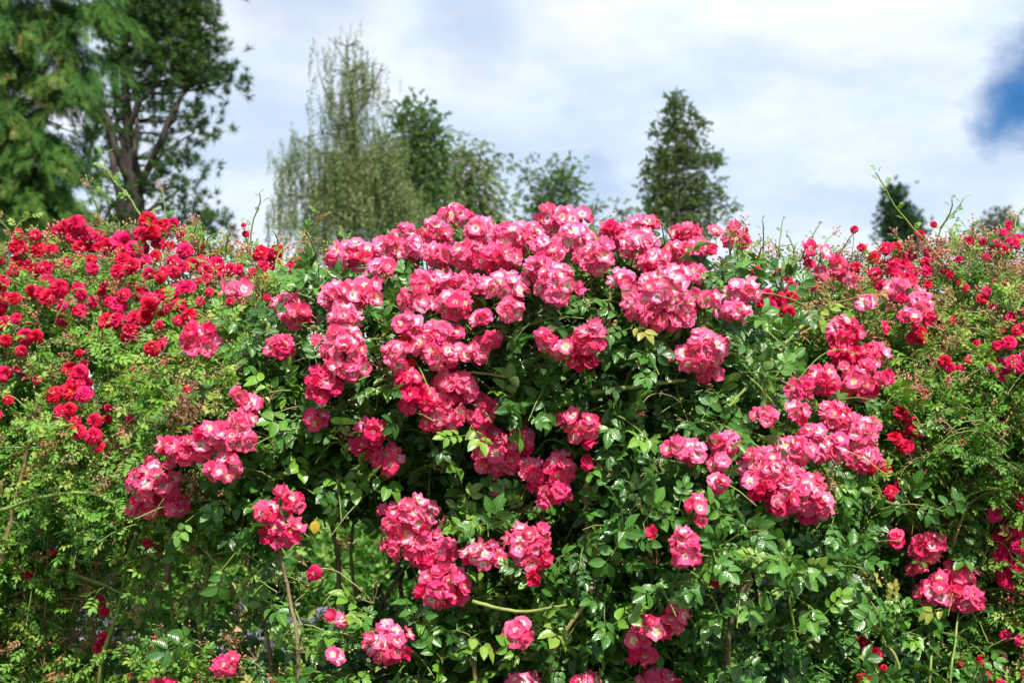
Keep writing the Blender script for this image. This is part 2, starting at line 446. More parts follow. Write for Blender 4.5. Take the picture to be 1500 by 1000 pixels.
# ---------------------------------------------------------------- bloom templates
def petal(rnd, rows=5, cols=5, length=1.0, width=0.62, cup=0.25, ruff=0.08, notch=0.12, base=0.08, curl=0.0):
    V = []; UV = []; f4 = []
    ph = rnd.uniform(0, 6.28); ph2 = rnd.uniform(0, 6.28)
    for i in range(rows):
        u = i / (rows - 1)
        wv = width * (0.16 + 0.84 * math.sin(min(u, 1) * math.pi * 0.58) ** 1.1)
        for j in range(cols):
            v = -1 + 2 * j / (cols - 1)
            rr = base + (length - base) * u * (1 - 0.20 * v * v * u) * (1 - notch * max(0, 1 - abs(v) * 2.2) * u ** 4)
            z = cup * u ** 1.6 + 0.13 * v * v * u + ruff * u * u * (math.sin(3.2 * v + ph) + 0.6 * math.sin(6.0 * v + ph2)) - curl * max(0, u - 0.7) ** 1.3 * 3
            V.append((rr, v * wv, z)); UV.append((u, 0.5 + v / 2))
    for i in range(rows - 1):
        for j in range(cols - 1):
            a = i * cols + j
            f4.append((a, a + cols, a + cols + 1, a + 1))
    return Tpl(V, [], f4, UV)

def anthers(rnd, n, rad, hgt):
    parts = []
    for i in range(n):
        a = i * 2.4; r = rad * (0.3 + 0.7 * math.sqrt((i + 1) / n)) * rnd.uniform(.85, 1.1); h = hgt * rnd.uniform(0.7, 1.1)
        c = np.array((r * math.cos(a), r * math.sin(a), h)); s = 0.034
        parts.append(Tpl([c + (s, 0, 0), c + (0, s, 0), c + (-s, 0, 0), c + (0, -s, 0), c + (0, 0, s), (0.02 * math.cos(a), 0.02 * math.sin(a), 0.05)],
                         [(0, 1, 4), (1, 2, 4), (2, 3, 4), (3, 0, 4), (0, 5, 1), (2, 5, 3)], []))
    t = []
    for k in range(7):
        a = k * math.tau / 7; t.append((0.13 * math.cos(a), 0.13 * math.sin(a), 0.045))
    t.append((0, 0, 0.10))
    parts.append(Tpl(t, [(k, (k + 1) % 7, 7) for k in range(7)], []))
    return Tpl.join(parts)

def calyx():
    parts = []
    for k in range(5):
        a = k * math.tau / 5 + 0.6
        parts.append(Tpl(np.array([(0.05, -0.07, -0.02), (0.05, 0.07, -0.02), (0.5, 0, -0.05)]) @ rotz(a).T, [(0, 2, 1)], []))
    parts.append(tube([(0, 0, 0.02), (0, 0, -0.12), (0, 0, -0.24)], [0.06, 0.10, 0.03], 6))
    return Tpl.join(parts)

def pink_bloom(rnd, style, am):
    parts = []
    if style == 'open': spec = [(5, 0.12, 1.0, 0.66)]
    elif style == 'cup': spec = [(5, 0.42, 0.98, 0.66)]
    elif style == 'ruffled': spec = [(5, 0.10, 1.0, 0.64), (5, 0.45, 0.80, 0.5)]
    elif style == 'bell': spec = [(5, 0.75, 0.85, 0.60), (4, 1.0, 0.6, 0.45)]
    elif style == 'aged': spec = [(5, -0.12, 1.05, 0.60), (3, 0.2, 0.7, 0.4)]
    for li, (n, cup, ln, wd) in enumerate(spec):
        a0 = rnd.uniform(0, 6.28)
        for k in range(n):
            p = petal(rnd, 5, 6, ln * rnd.uniform(0.9, 1.06), wd * rnd.uniform(.9, 1.08), cup + rnd.uniform(-0.12, 0.14), 0.07 + rnd.uniform(0, 0.09), 0.14, 0.06, rnd.uniform(0, 0.5))
            M = rotz(a0 + k * math.tau / n + rnd.uniform(-.12, .12)) @ rotx(rnd.uniform(0.10, 0.28))
            parts.append(p.moved(M, (0, 0, 0.02 * li + 0.008 * k)))
    parts.append(anthers(rnd, 13, 0.24 if style != 'bell' else 0.15, 0.20).mat(1))
    parts.append(calyx().mat(2))
    b = MB(); b.add(Tpl.join(parts), 0.5)
    return b.mesh('pink_rose', [M_pink, am, M_stalk])

def red_bloom(rnd, m, full=5):
    parts = []
    for li in range(full):
        n = [6, 6, 5, 4, 3][li]; ln = [1.0, 0.9, 0.74, 0.56, 0.36][li]; cup = [0.02, 0.22, 0.42, 0.58, 0.66][li]
        a0 = rnd.uniform(0, 6.28)
        for k in range(n):
            p = petal(rnd, 4, 4, ln * rnd.uniform(.92, 1.06), ln * 0.55, cup + rnd.uniform(-.06, .08), 0.06 + rnd.uniform(0, .05), 0.05, 0.03, 0.45)
            parts.append(p.moved(rotz(a0 + k * math.tau / n + rnd.uniform(-.15, .15)) @ rotx(rnd.uniform(.15, .35)), (0, 0, 0.035 * li)))
    if full < 5: parts.append(anthers(rnd, 9, 0.17, 0.2).mat(1))
    parts.append(calyx().mat(2))
    b = MB(); b.add(Tpl.join(parts), 0.5)
    return b.mesh('red_rose', [m, M_anther, M_stalk])

PINKS = []
for st, am, wt in (('open', M_anther, 4), ('open', M_anther2, 3), ('open', M_anther, 3), ('cup', M_anther, 3), ('cup', M_anther2, 4), ('ruffled', M_anther, 4), ('ruffled', M_anther2, 4), ('ruffled', M_anther, 3), ('bell', M_anther, 3), ('bell', M_anther2, 2), ('aged', M_anther2, 2), ('cup', M_anther2, 3)):
    PINKS += [pink_bloom(rnd, st, am)] * wt
REDS = [red_bloom(rnd, M_red, 5 if i % 3 else 4) for i in range(6)]
SCARLETS = [red_bloom(rnd, M_scar, 3 + (i % 2)) for i in range(3)]

# ---------------------------------------------------------------- where the clusters hang (photo pixels turned into points on the hedge)
PK = [  # px, py, rx, ry, paleness
 (521,379,40,25,.6),(572,372,26,24,.5),(598,350,22,17,.5),(640,347,28,24,.45),(666,320,26,17,.55),(704,345,26,24,.5),(750,352,32,28,.45),(732,382,36,22,.4),(686,378,30,22,.4),(640,376,26,18,.45),(612,368,24,18,.5),(560,398,26,14,.45),
 (815,328,36,22,.55),(846,322,22,14,.35),(840,352,32,22,.7),(802,374,26,22,.55),(870,380,34,24,.7),(900,347,28,20,.5),(938,337,26,18,.55),(932,362,30,24,.55),(955,388,25,20,.5),(1002,346,24,15,.45),(988,372,24,16,.5),(1022,368,20,15,.55),(1072,352,21,19,.4),(1040,345,9,7,.5),(1012,402,20,15,.6),(985,408,26,18,.65),(778,350,20,20,.5),(790,396,22,18,.5),
 (508,441,32,27,.65),(541,431,28,25,.55),(514,470,28,20,.55),(510,508,38,28,.72),(518,541,34,20,.6),(482,564,28,28,.15),(425,447,24,15,.4),(440,466,24,15,.5),(421,511,21,20,.5),
 (630,418,32,20,.6),(614,446,30,18,.6),(668,450,26,24,.45),(674,419,26,18,.35),(604,480,24,16,.8),(652,492,30,18,.6),(657,520,36,22,.65),(585,522,20,20,.6),(633,510,30,17,.7),(742,424,34,26,.72),(747,458,20,18,.6),(700,420,20,16,.5),(706,470,16,10,.4),
 (617,586,30,22,.15),(668,560,30,18,.65),(652,606,38,25,.6),(713,594,18,16,.6),(700,518,18,20,.5),(722,500,16,14,.45),(604,556,20,18,.1),(650,585,26,16,.4),(690,575,16,12,.6),
 (466,612,22,14,.5),(552,628,20,18,.25),(538,652,22,14,.1),(572,670,25,23,.45),
 (815,420,30,33,.55),(786,398,22,18,.6),(958,435,44,34,.85),(908,414,22,17,.8),(930,452,26,20,.7),(990,460,24,22,.6),(966,470,34,16,.5),
 (1078,432,32,20,.8),(1026,441,20,12,.6),(1062,461,28,14,.6),(796,498,16,18,.5),(858,500,26,24,.4),(824,513,25,17,.45),(852,532,22,13,.1),
 (1022,516,38,30,.7),(1000,526,28,18,.65),(1030,548,22,13,.5),(1110,609,20,16,.6),(848,622,28,26,.25),(728,664,36,30,.5),(708,612,20,20,.45),(716,640,20,20,.5),(764,644,18,20,.45),(738,708,10,12,.35),(780,688,24,22,.35),(820,682,26,22,.45),(812,716,24,20,.2),(852,676,12,11,.5),
 (980,656,19,13,.55),(1006,660,20,17,.45),(1052,648,26,17,.65),(1044,676,16,12,.6),(1042,706,17,14,.6),(1012,742,14,26,.35),(996,796,22,32,.5),(956,776,12,10,.35),
 (1112,680,40,32,.6),(1150,660,38,26,.65),(1150,710,46,34,.7),(1176,735,34,26,.6),(1130,725,34,24,.45),(1100,702,26,20,.3),
 (1222,487,30,24,.5),(1225,520,24,16,.2),(1262,524,28,20,.4),(1250,556,42,28,.5),(1192,560,25,26,.35),(1160,568,20,18,.3),(1156,603,18,16,.4),(1207,608,28,22,.6),(1244,634,32,30,.75),(1250,668,26,18,.45),(1205,655,24,24,.6),(1177,635,20,16,.5),
 (1332,450,20,26,.7),(1302,427,16,18,.75),(1279,481,12,11,.2),(1318,470,18,14,.6),(1255,446,14,10,.5),
 (1342,796,28,22,.55),(1328,828,15,13,.3),(1392,832,25,15,.6),(1364,858,42,25,.5),(1400,868,22,20,.55),(1299,782,12,12,.3),
 (960,905,36,21,.5),(988,889,15,14,.5),(930,925,18,18,.35),(938,950,20,14,.2),(958,986,36,18,.6),(856,988,22,20,.5),(768,990,26,20,.55),(760,916,22,20,.45),
 (432,730,23,18,.5),(400,745,18,18,.45),(424,772,30,23,.3),(604,755,46,34,.7),(612,792,42,24,.55),(656,800,18,18,.4),(634,815,18,12,.15),(652,850,37,29,.4),
 (472,830,13,10,.02),(504,898,14,12,.5),(500,948,14,10,.5),(576,928,34,32,.5),(716,806,32,22,.6),(686,806,12,12,.5),(772,788,36,28,.5),(784,834,10,10,.3),(782,815,26,16,.3),
 (243,702,42,30,.55),(236,734,38,20,.45),(275,735,18,16,.3),(289,656,42,18,.45),(338,686,28,20,.55),(372,640,20,16,.5),(342,640,26,18,.6),(361,577,16,9,.6),(378,592,20,14,.5),(367,616,22,18,.55),(325,630,20,14,.4),(266,650,22,14,.5),
 (342,964,22,16,.35),(250,995,20,9,.5),(308,502,29,26,.55),(353,429,22,12,.65),(345,672,20,14,.5),
 (1176,366,14,12,.4),(1201,374,12,9,.4),(1219,395,17,16,.5),(1195,404,12,9,.3),(1154,428,10,8,.4),(1232,410,14,9,.6)]
RDS = [(37,363,13),(61,368,12),(48,393,12),(71,395,12),(17,422,12),(17,441,10),(7,453,12),(15,475,11),(82,417,10),(99,424,13),(80,441,12),(66,431,10),(122,419,9),(124,434,9),(119,455,11),(143,445,9),(87,468,10),(45,497,12),(60,492,10),(119,331,13),(105,336,11),(131,344,11),(92,337,10),(150,349,9),
 (224,331,13),(245,331,12),(218,348,11),(233,340,12),(270,346,9),(190,356,14),(201,368,13),(184,371,12),(189,383,13),(202,392,12),(177,402,11),(213,360,10),(275,371,12),(296,365,9),(289,387,11),(258,388,10),(245,399,9),(238,356,11),(166,358,10),(140,398,9),(287,419,11),(252,431,13),(265,427,10),(272,448,10),(282,463,10),(223,439,13),(231,451,11),(192,433,10),(207,426,11),(187,450,12),(167,439,9),(170,475,14),(196,488,13),(204,470,11),(216,468,11),(184,468,12),(230,514,12),(19,550,11),
 (107,541,12),(120,552,12),(131,541,12),(110,560,12),(88,577,13),(112,577,13),(134,575,12),(97,603,12),(112,600,10),(150,618,11),(124,633,11),(147,634,12),(165,594,6),(126,521,6),(20,589,8),(281,567,6),(389,372,13),(402,384,14),(411,370,11),(386,390,11),(323,390,12),(340,398,10),(330,402,10),(352,395,8),(362,336,4),(362,349,5),(316,376,8),(25,400,9),(3,402,10),(30,470,8),(75,410,9),(155,368,9),(128,368,10),(145,385,8),(105,385,8),(88,368,8),(60,350,8),(228,378,10),(256,362,9),(305,408,8),(240,412,8),
 (217,793,7),(49,838,8),(91,806,6),(152,939,9),(158,930,8),(152,884,8),(160,892,7),(190,988,6),(25,500,9),(3,520,9),(40,520,8),(10,610,9),(200,615,6),(35,350,9),
 (150,650,9),(120,620,8),(276,395,9),(262,405,8),
 (1255,366,7),(1244,341,6),(1291,369,10),(1307,366,8),(1269,380,9),(1300,396,12),(1320,389,10),(1331,378,9),(1330,398,10),(1348,402,9),(1325,416,13),(1276,405,10),(1366,374,8),(1345,346,8),(1359,333,5),(1466,330,7),(1496,355,9),(1460,369,9),(1478,362,8),(1460,344,6),(1415,355,7),(1429,357,6),(1467,355,6),(1145,405,10),(1129,405,8),(1182,386,9),
 (1406,416,7),(1404,425,6),(1387,400,6),(1428,438,9),(1434,430,7),(1446,452,6),(1474,466,8),(1134,441,13),(1146,432,10),(1158,428,8),(1125,452,10),(1150,458,9),(1137,460,8),(1336,488,9),(1344,495,8),(1330,497,8),(1476,470,10),(1476,484,9),(1465,505,11),(1456,510,9),(1477,525,10),(1468,550,9),(1479,541,9),(1470,532,9),(1444,537,8),
 (1313,601,11),(1333,627,11),(1341,632,8),(1300,641,11),(1318,652,11),(1328,648,9),(1291,680,10),(1270,685,9),(1300,716,11),(1311,708,7),(1366,528,8),(1380,526,7),(1386,537,8),(1408,528,7),(1409,538,6),(1020,817,8),(1042,848,9),
 (1451,750,12),(1485,735,10),(1460,780,12),(1474,776,12),(1484,795,12),(1494,808,12),(1468,795,12),(1460,812,12),(1478,822,11),(1462,835,10),(1466,852,9),(1456,846,8),(1496,780,10),
 (1257,936,10),(1275,950,12),(1259,987,12),(1270,910,5),(1282,971,5),(1461,928,9),(1488,934,10),(1469,958,8),(1485,978,8),(1430,978,8),(1437,996,8),(1452,994,8),(1427,961,6),(1402,965,6),(1350,420,7),(1310,410,9),(1100,402,7),(1490,480,8),(1498,460,8),(1380,470,6),(1420,500,6),(1290,388,8),(1495,520,7)]
RDS += [(x_ + 0, y_, r_) for x_, y_, r_ in ((300, 385, 8), (312, 400, 8), (296, 410, 7), (330, 372, 8), (372, 402, 8), (362, 412, 7), (390, 410, 7), (424, 386, 8), (432, 398, 7), (310, 430, 7), (340, 445, 6), (300, 445, 7), (270, 470, 8), (255, 455, 8), (150, 430, 8), (160, 420, 7), (100, 450, 8), (35, 440, 9), (50, 430, 8), (30, 385, 9), (10, 385, 8), (215, 385, 10), (225, 400, 9), (178, 362, 11), (260, 332, 8), (140, 365, 9), (115, 352, 9), (240, 480, 7), (60, 560, 7), (395, 440, 6), (405, 452, 6), (1240, 395, 8), (1285, 420, 9), (1310, 440, 8), (1350, 390, 8), (1375, 400, 6), (1190, 420, 8), (1120, 430, 8), (1105, 445, 7), (1350, 370, 7), (1440, 385, 6), (1400, 380, 6), (1482, 350, 7), (1450, 360, 7))]
SCR = [(350,957,8),(593,505,11),(604,536,10),(588,552,13),(642,559,11),(617,572,10),(632,596,10)]

def color_for(pale, jit=0.16, hue=0.25):
    return (min(1, max(0, pale + random.gauss(0, jit))), abs(random.gauss(0, hue)), random.random(), 1)

pts_pk = front(np.array([c[0] for c in PK]), np.array([c[1] for c in PK]))
BUSH_LABEL = {
 'pink': 'huge central climbing rose with glossy dark leaves and big pink white-eyed flower trusses',
 'red_l': 'rambling rose on the left with small crimson pompom blooms and fine light green leaves',
 'red_r': 'rambling rose on the right with scattered small crimson blooms, long arching stems and tiny leaves'}
bush = {'pink': thing('climbing_rose', BUSH_LABEL['pink'], 'rose bush', (0, 3.7, 0)),
        'red_l': thing('rambling_rose', BUSH_LABEL['red_l'], 'rose bush', (-1.05, 3.95, 0)),
        'red_r': thing('rambling_rose', BUSH_LABEL['red_r'], 'rose bush', (1.15, 3.95, 0))}

# ---------------------------------------------------------------- ground and background
def plane(name, pts, z, m, kind='structure'):
    b = MB(); n = len(pts)
    b.add(Tpl([(x, y, z) for x, y in pts], [], [(0, 1, 2, 3)] if n == 4 else []))
    return b.build(name, m, None, False, kind)
M_lawn = simple('lawn', (0.035, 0.07, 0.018), (0.09, 0.14, 0.035), 0.9, 6, 0.2, 0.4)
M_soil = simple('soil', (0.035, 0.025, 0.018), (0.09, 0.065, 0.045), 0.95, 20, 0.2, 0.6)
M_path = simple('gravel', (0.26, 0.22, 0.20), (0.40, 0.36, 0.33), 0.95, 60, 0.2, 0.5)
plane('ground', [(-600, -50), (600, -50), (600, 900), (-600, 900)], 0, M_lawn)
plane('soil_bed', [(-6, 2.9), (6, 2.9), (6, 5.0), (-6, 5.0)], 0.004, M_soil)
plane('gravel_path', [(-20, 11.5), (20, 10.5), (20, 14.5), (-20, 15.0)], 0.004, M_path)

# ---------------------------------------------------------------- trees
def quadleaf(l=1.0, w_=0.5):
    return Tpl([(0, 0, 0), (l * .5, -w_ / 2, 0.06 * l), (l, 0, -0.1 * l), (l * .5, w_ / 2, 0.06 * l)], [], [(0, 1, 2, 3)])
def rand_rot(n):
    x = norm(rng.normal(size=(n, 3))); z = norm(rng.normal(size=(n, 3)))
    return frames(x, z)
def make_tuft(n=26, w_=0.055):      # pine: needles all round a shoot
    parts = []
    for i in range(n):
        d = norm(np.array([random.gauss(0, 1), random.gauss(0, 1), random.gauss(0.6, 0.8)]))
        s = norm(np.cross(d, [0.3, 0.5, 0.8])) * w_
        l = random.uniform(.7, 1.0)
        o = d * 0.05
        parts.append(Tpl([o - s, o + s, d * l], [(0, 1, 2)]))
    return Tpl.join(parts)
def make_frond(n=10):                # cypress: flat spray with drooping side blades
    parts = []
    for i in range(n):
        x = 0.1 + 0.85 * i / n; sg = 1 if i % 2 else -1; l = 0.42 * (1 - 0.5 * x) + .05
        a = sg * 0.7; d = np.array([math.cos(a), math.sin(a), -0.25]) * l; o = np.array([x * 0.9, 0, -0.25 * x * x])
        s = np.array([-math.sin(a), math.cos(a), 0]) * 0.022
        parts.append(Tpl([o - s, o + s, o + d * .6 + s * .8, o + d], [(0, 1, 2), (0, 2, 3)]))
    parts.append(Tpl([(0, -.02, 0), (0, .02, 0), (1, 0, -.25)], [(0, 1, 2)]))
    return Tpl.join(parts)
def make_strand(n=34):              # weeping birch: twig hanging down -z, length 1
    parts = [tube([(0, 0, 0), (0.03, 0, -0.5), (0.01, 0.02, -1)], [0.004, 0.002], 3, False)]
    for i in range(n):
        z = -(i + random.random()) / n; a = random.uniform(0, 6.28); l = random.uniform(0.06, 0.10)
        M = rotz(a) @ roty(random.uniform(0.5, 1.3)) * l
        parts.append(quadleaf(1, .62).moved(M, (random.gauss(0, .035), random.gauss(0, .035), z)))
    return Tpl.join(parts)
def make_twig(n=9):                 # broadleaf twig
    parts = []
    for i in range(n):
        x = 0.15 + 0.8 * i / n; a = random.uniform(0, 6.28)
        M = rotx(a) @ rotz(random.uniform(0.4, 1.1)) @ rotx(random.uniform(-1, 1)) * random.uniform(.3, .45)
        parts.append(quadleaf(1, .6).moved(M, (x, 0, -.1 * x * x)))
    return Tpl.join(parts)

def tree(label, name, cat, dist, base_px, trunk, limbs, blobs, tpl, size, per, fm, bm, mode='random', spread=0.8, depth=0.9, strand=(0.6, 1.6), clump=6, csig=0.38):
    pxm = dist / 2083.33
    b0 = P(base_px, 609, dist); base = (float(b0[0]), dist, 0.0)
    t = thing(name, label, cat, base)
    path = [base] + [tuple(P(x, y, dist)) for x, y, r in trunk]
    mb = MB(); mb.add(tube(smooth_path(path, 5 * len(path), 0.0), [trunk[0][2] * pxm * 1.15] + [r * pxm for _, _, r in trunk], 8)); mb.build('trunk', bm, t)
    tr = np.array(path)
    for lb in limbs:
        rr = lb[-1]; pp = [P(x, y, dist + random.uniform(-.3, .3) * (i > 0)) for i, (x, y) in enumerate(lb[:-1])]
        mb = MB(); mb.add(tube(smooth_path(pp, 4 * len(pp), pxm * 1.2), [rr * pxm, rr * pxm * 0.35], 6)); mb.build('limb', bm, t)
    crown = MB(); twigs = MB()
    fine = smooth_path(path, 60)
    for (bx, by, rx, ry, dn) in blobs:
        c = P(bx, by, dist); a = np.array([rx * pxm, max(rx, ry) * pxm * depth * .8, ry * pxm])
        n = int(per * dn * rx * ry / 100)
        nc = max(3, n // clump)
        q = norm(rng.normal(size=(nc, 3))) * (rng.random((nc, 1)) ** (1 / 2.4))
        cc = c + q * a
        # fine branches reaching the clumps
        bi = fine[np.argmin(np.linalg.norm(fine - (c + np.array([0, 0, -ry * pxm * .5])), axis=1))]
        for k in range(0, min(nc, 14)):
            m_ = (bi + cc[k]) / 2 + np.array([0, 0, (0.3 if mode == 'weep' else -0.12) * np.linalg.norm(cc[k] - bi) * .5])
            twigs.add(tube(smooth_path([bi, m_, cc[k]], 6, pxm), [pxm * 1.3, pxm * .35], 3, False))
        idx = rng.integers(0, nc, n)
        sig = csig * size * 2.2
        p = cc[idx] + rng.normal(0, 1, (n, 3)) * sig * spread
        outv = norm(p - c + rng.normal(0, .3, (n, 3)) * a.max())
        tint = np.clip(rng.random(nc)[idx] * 0.6 + rng.random(n) * 0.4, 0, 1)
        sc = size * rng.uniform(.7, 1.25, (n, 1, 1))
        if mode == 'bough':       # fronds hang from boughs that sweep out and nod at the tip
            bd = norm(q * [1, .8, .15] + rng.normal(0, .35, (nc, 3)) * [1, .6, .3] + [.25, -.3, 0])[idx]; t_ = rng.random((n, 1))
            p = cc[idx] + bd * (t_ - .3) * .62 + np.array([0, 0, -.34]) * t_ ** 2 + rng.normal(0, .035, (n, 3)) * [1, 1, .8]
            x = norm(bd * .7 + [0, 0, -.75] + rng.normal(0, .35, (n, 3))); Ms = frames(x, np.array([.1, -.4, .8]) + rng.normal(0, .45, (n, 3))) * sc
            tint = np.clip(rng.random(nc)[idx] * .55 + t_[:, 0] * .35 + rng.normal(0, .1, n), 0, 1)
        if mode == 'bough': pass
        elif mode == 'weep':
            x = norm(rng.normal(size=(n, 3)) * [1, 1, 0.05]); Ms = frames(x, np.tile([[0, 0, 1.0]], (n, 1)) + rng.normal(0, .10, (n, 3)))
            Ms = Ms * rng.uniform(strand[0], strand[1], (n, 1, 1))
        elif mode == 'droop':
            x = norm(outv * [1, 1, .2] + [0, 0, -0.45] + rng.normal(0, .35, (n, 3))); Ms = frames(x, np.tile([[0, 0, 1.0]], (n, 1)) + outv * .6 + rng.normal(0, .3, (n, 3))) * sc
        elif mode == 'tuft':
            z = norm(outv * .6 + [0, 0, .7] + rng.normal(0, .4, (n, 3))); Ms = frames(rng.normal(size=(n, 3)), z) * sc
            zz = z; xx = norm(np.cross(zz, rng.normal(size=(n, 3)))); Ms = np.stack([xx, np.cross(zz, xx), zz], -1) * sc
        elif mode == 'upsweep':
            x = norm(outv * [1, 1, .3] + [0, 0, .35] + rng.normal(0, .45, (n, 3))); Ms = frames(x, np.tile([[0, 0, 1.0]], (n, 1)) + outv * .5 + rng.normal(0, .4, (n, 3))) * sc
        else:
            Ms = rand_rot(n) * sc
        for k in range(len(tpl)):
            s_ = slice(k, None, len(tpl)); crown.scatter(tpl[k], Ms[s_], p[s_], tint[s_])
    twigs.build('branches', bm, t, kind='stuff')
    crown.build('crown', fm, t, smooth=False)
    return t

TUFT = [make_tuft() for _ in range(3)]; FROND = [make_frond() for _ in range(2)]; STRAND = [make_strand() for _ in range(4)]; TWIG = [make_twig() for _ in range(4)]
F_cedar = plain_foliage('cedar_fronds', [(0, (0.018, 0.065, 0.014)), (.5, (0.050, 0.13, 0.022)), (.85, (0.10, 0.17, 0.033)), (1, (0.20, 0.17, 0.06))], 0.7, 0.15, 0.15)
F_pine = plain_foliage('pine_needles', [(0, (0.016, 0.05, 0.016)), (.6, (0.040, 0.095, 0.022)), (1, (0.085, 0.14, 0.03))])
F_birch = plain_foliage('birch_leaves', [(0, (0.08, 0.12, 0.045)), (.6, (0.15, 0.20, 0.08)), (1, (0.24, 0.27, 0.13))])
F_broad = plain_foliage('broad_leaves', [(0, (0.045, 0.095, 0.03)), (.6, (0.085, 0.155, 0.045)), (1, (0.15, 0.21, 0.07))])
F_dark = plain_foliage('dark_conifer_needles', [(0, (0.012, 0.040, 0.020)), (.6, (0.022, 0.062, 0.024)), (1, (0.04, 0.085, 0.03))])
F_grey = plain_foliage('grey_green_needles', [(0, (0.06, 0.08, 0.045)), (1, (0.13, 0.15, 0.075))])

tree('tall feathery cedar filling the top left corner beside the pine, yellow-green drooping fronds', 'cedar_tree', 'tree', 14, -40,
     [(-40, 350, 20), (-30, 150, 16), (-20, -60, 12), (-10, -400, 5)], [[(-30, 190), (40, 170), (90, 185), 4], [(-28, 60), (60, 40), (120, 70), 4], [(-35, 260), (30, 250), (90, 280), 4], [(40, 165), (60, 180), (110, 195), 2]],
     [(20, 20, 62, 40, 1.1), (100, 40, 52, 48, 1.1), (-60, 40, 80, 60, .8), (118, 105, 40, 38, 1.0), (30, 95, 60, 38, 1.1), (60, 150, 50, 25, .7), (-50, 150, 70, 60, .8), (25, 200, 60, 42, 1.1), (80, 225, 42, 44, 1.0), (95, 285, 34, 40, .9), (25, 280, 62, 45, 1.1), (50, 335, 70, 40, 1.0), (-60, 270, 80, 70, .8), (60, -60, 90, 50, .8), (-40, -120, 110, 60, .6), (130, 20, 30, 30, .8), (10, 400, 110, 40, .7)],
     FROND, 0.12, 85, F_cedar, M_bark2, 'bough', clump=110, csig=.5)

tree('tall open pine with several dark trunks and tufted needles, beside the left cedar', 'pine_tree', 'tree', 21, 192,
     [(196, 345, 13), (194, 280, 11), (188, 190, 8), (182, 90, 6), (190, -40, 7), (200, -240, 3)],
     [[(186, 345), (178, 300), (166, 240), (158, 180), 9], [(204, 345), (206, 290), (199, 220), (200, 150), 7], [(196, 330), (212, 262), (240, 195), (268, 140), (300, 112), 7], [(188, 270), (170, 215), (152, 165), (140, 130), 8], [(186, 200), (205, 150), (235, 110), (245, 70), 5], [(184, 160), (165, 110), (160, 50), 5], [(240, 195), (262, 170), (290, 172), 3],
      [(182, 100), (215, 60), (250, 20), 5], [(195, 320), (235, 300), (280, 262), 3], [(190, 290), (165, 300), (150, 330), 4], [(183, 80), (160, 40), (155, -20), 5], [(215, 60), (270, 50), (310, 40), 3], [(150, 165), (135, 200), (128, 240), 4], [(196, 300), (215, 250), (250, 215), (285, 195), 3], [(190, 250), (178, 200), (168, 150), (172, 90), 5]],
     [(190, 20, 55, 38, 1.0), (250, 15, 48, 35, 1.0), (285, 55, 40, 28, .9), (300, 20, 22, 22, .8), (225, 75, 50, 28, 1.0), (180, 75, 30, 30, .6), (310, 105, 34, 22, .9), (335, 118, 14, 18, .7), (265, 110, 36, 22, .8), (215, 130, 36, 20, .6), (275, 165, 30, 14, .6), (298, 180, 14, 20, .6), (150, 135, 20, 20, .4), (140, 190, 22, 40, .35), (150, 260, 22, 40, .3), (235, 155, 22, 12, .4),
      (250, 220, 32, 18, .45), (275, 225, 22, 14, .4), (240, 260, 32, 18, .5), (285, 265, 24, 12, .5), (225, 300, 28, 16, .4), (270, 320, 40, 16, .55), (310, 330, 30, 16, .5), (160, 320, 30, 20, .4), (170, 170, 24, 20, .4), (200, 190, 30, 20, .3), (240, -50, 90, 40, .8), (215, -140, 70, 50, .7)],
     TUFT, 0.135, 21, F_pine, M_bark, 'tuft', clump=6, csig=.6)

tree('tallest weeping birch, hanging strands of grey-green leaves, behind the rose hedge', 'weeping_birch', 'tree', 30, 518,
     [(520, 350, 4), (518, 260, 3.2), (515, 160, 2), (508, 70, 1)],
     [[(519, 270), (480, 230), (445, 210), (425, 200), 2.5], [(518, 300), (460, 290), (405, 285), 2.5], [(516, 190), (480, 140), (468, 105), 2], [(516, 180), (545, 130), (560, 95), 2], [(519, 260), (560, 210), (580, 220), 2.5], [(512, 100), (490, 65), (480, 55), 1.2]],
     [(500, 62, 20, 8, .7), (527, 62, 14, 8, .7), (515, 100, 32, 20, .8), (475, 108, 14, 10, .5), (556, 100, 12, 8, .5), (505, 140, 36, 25, .6), (530, 185, 40, 30, .8), (470, 185, 14, 14, .4), (560, 130, 10, 12, .5), (500, 235, 55, 30, 1.2), (560, 235, 44, 34, 1.4), (435, 205, 24, 12, .8), (430, 240, 22, 20, .7), (460, 270, 35, 20, .6), (520, 280, 60, 30, 1.5), (580, 280, 36, 36, 1.6), (392, 292, 18, 8, .9), (420, 300, 22, 14, .8), (480, 320, 50, 20, .9), (560, 325, 60, 20, 1.0)],
     STRAND, 1.0, 15, F_birch, M_bark2, 'weep', strand=(0.30, 0.85), clump=16, csig=.10)
tree('darker leafy tree between the weeping birch and the rounder birch', 'leafy_tree', 'tree', 32, 610,
     [(608, 340, 5), (608, 250, 4), (612, 175, 2)], [[(608, 260), (640, 225), (642, 210), 2], [(608, 280), (585, 230), (590, 200), 2]],
     [(614, 170, 17, 14, 1.0), (600, 195, 20, 18, .9), (625, 205, 20, 20, 1.0), (605, 235, 28, 22, 1.0), (640, 225, 14, 20, .6), (612, 275, 34, 26, 1.1), (612, 320, 40, 26, 1.0)], TWIG, 0.22, 44, F_broad, M_bark2, 'upsweep', clump=6, csig=.5)
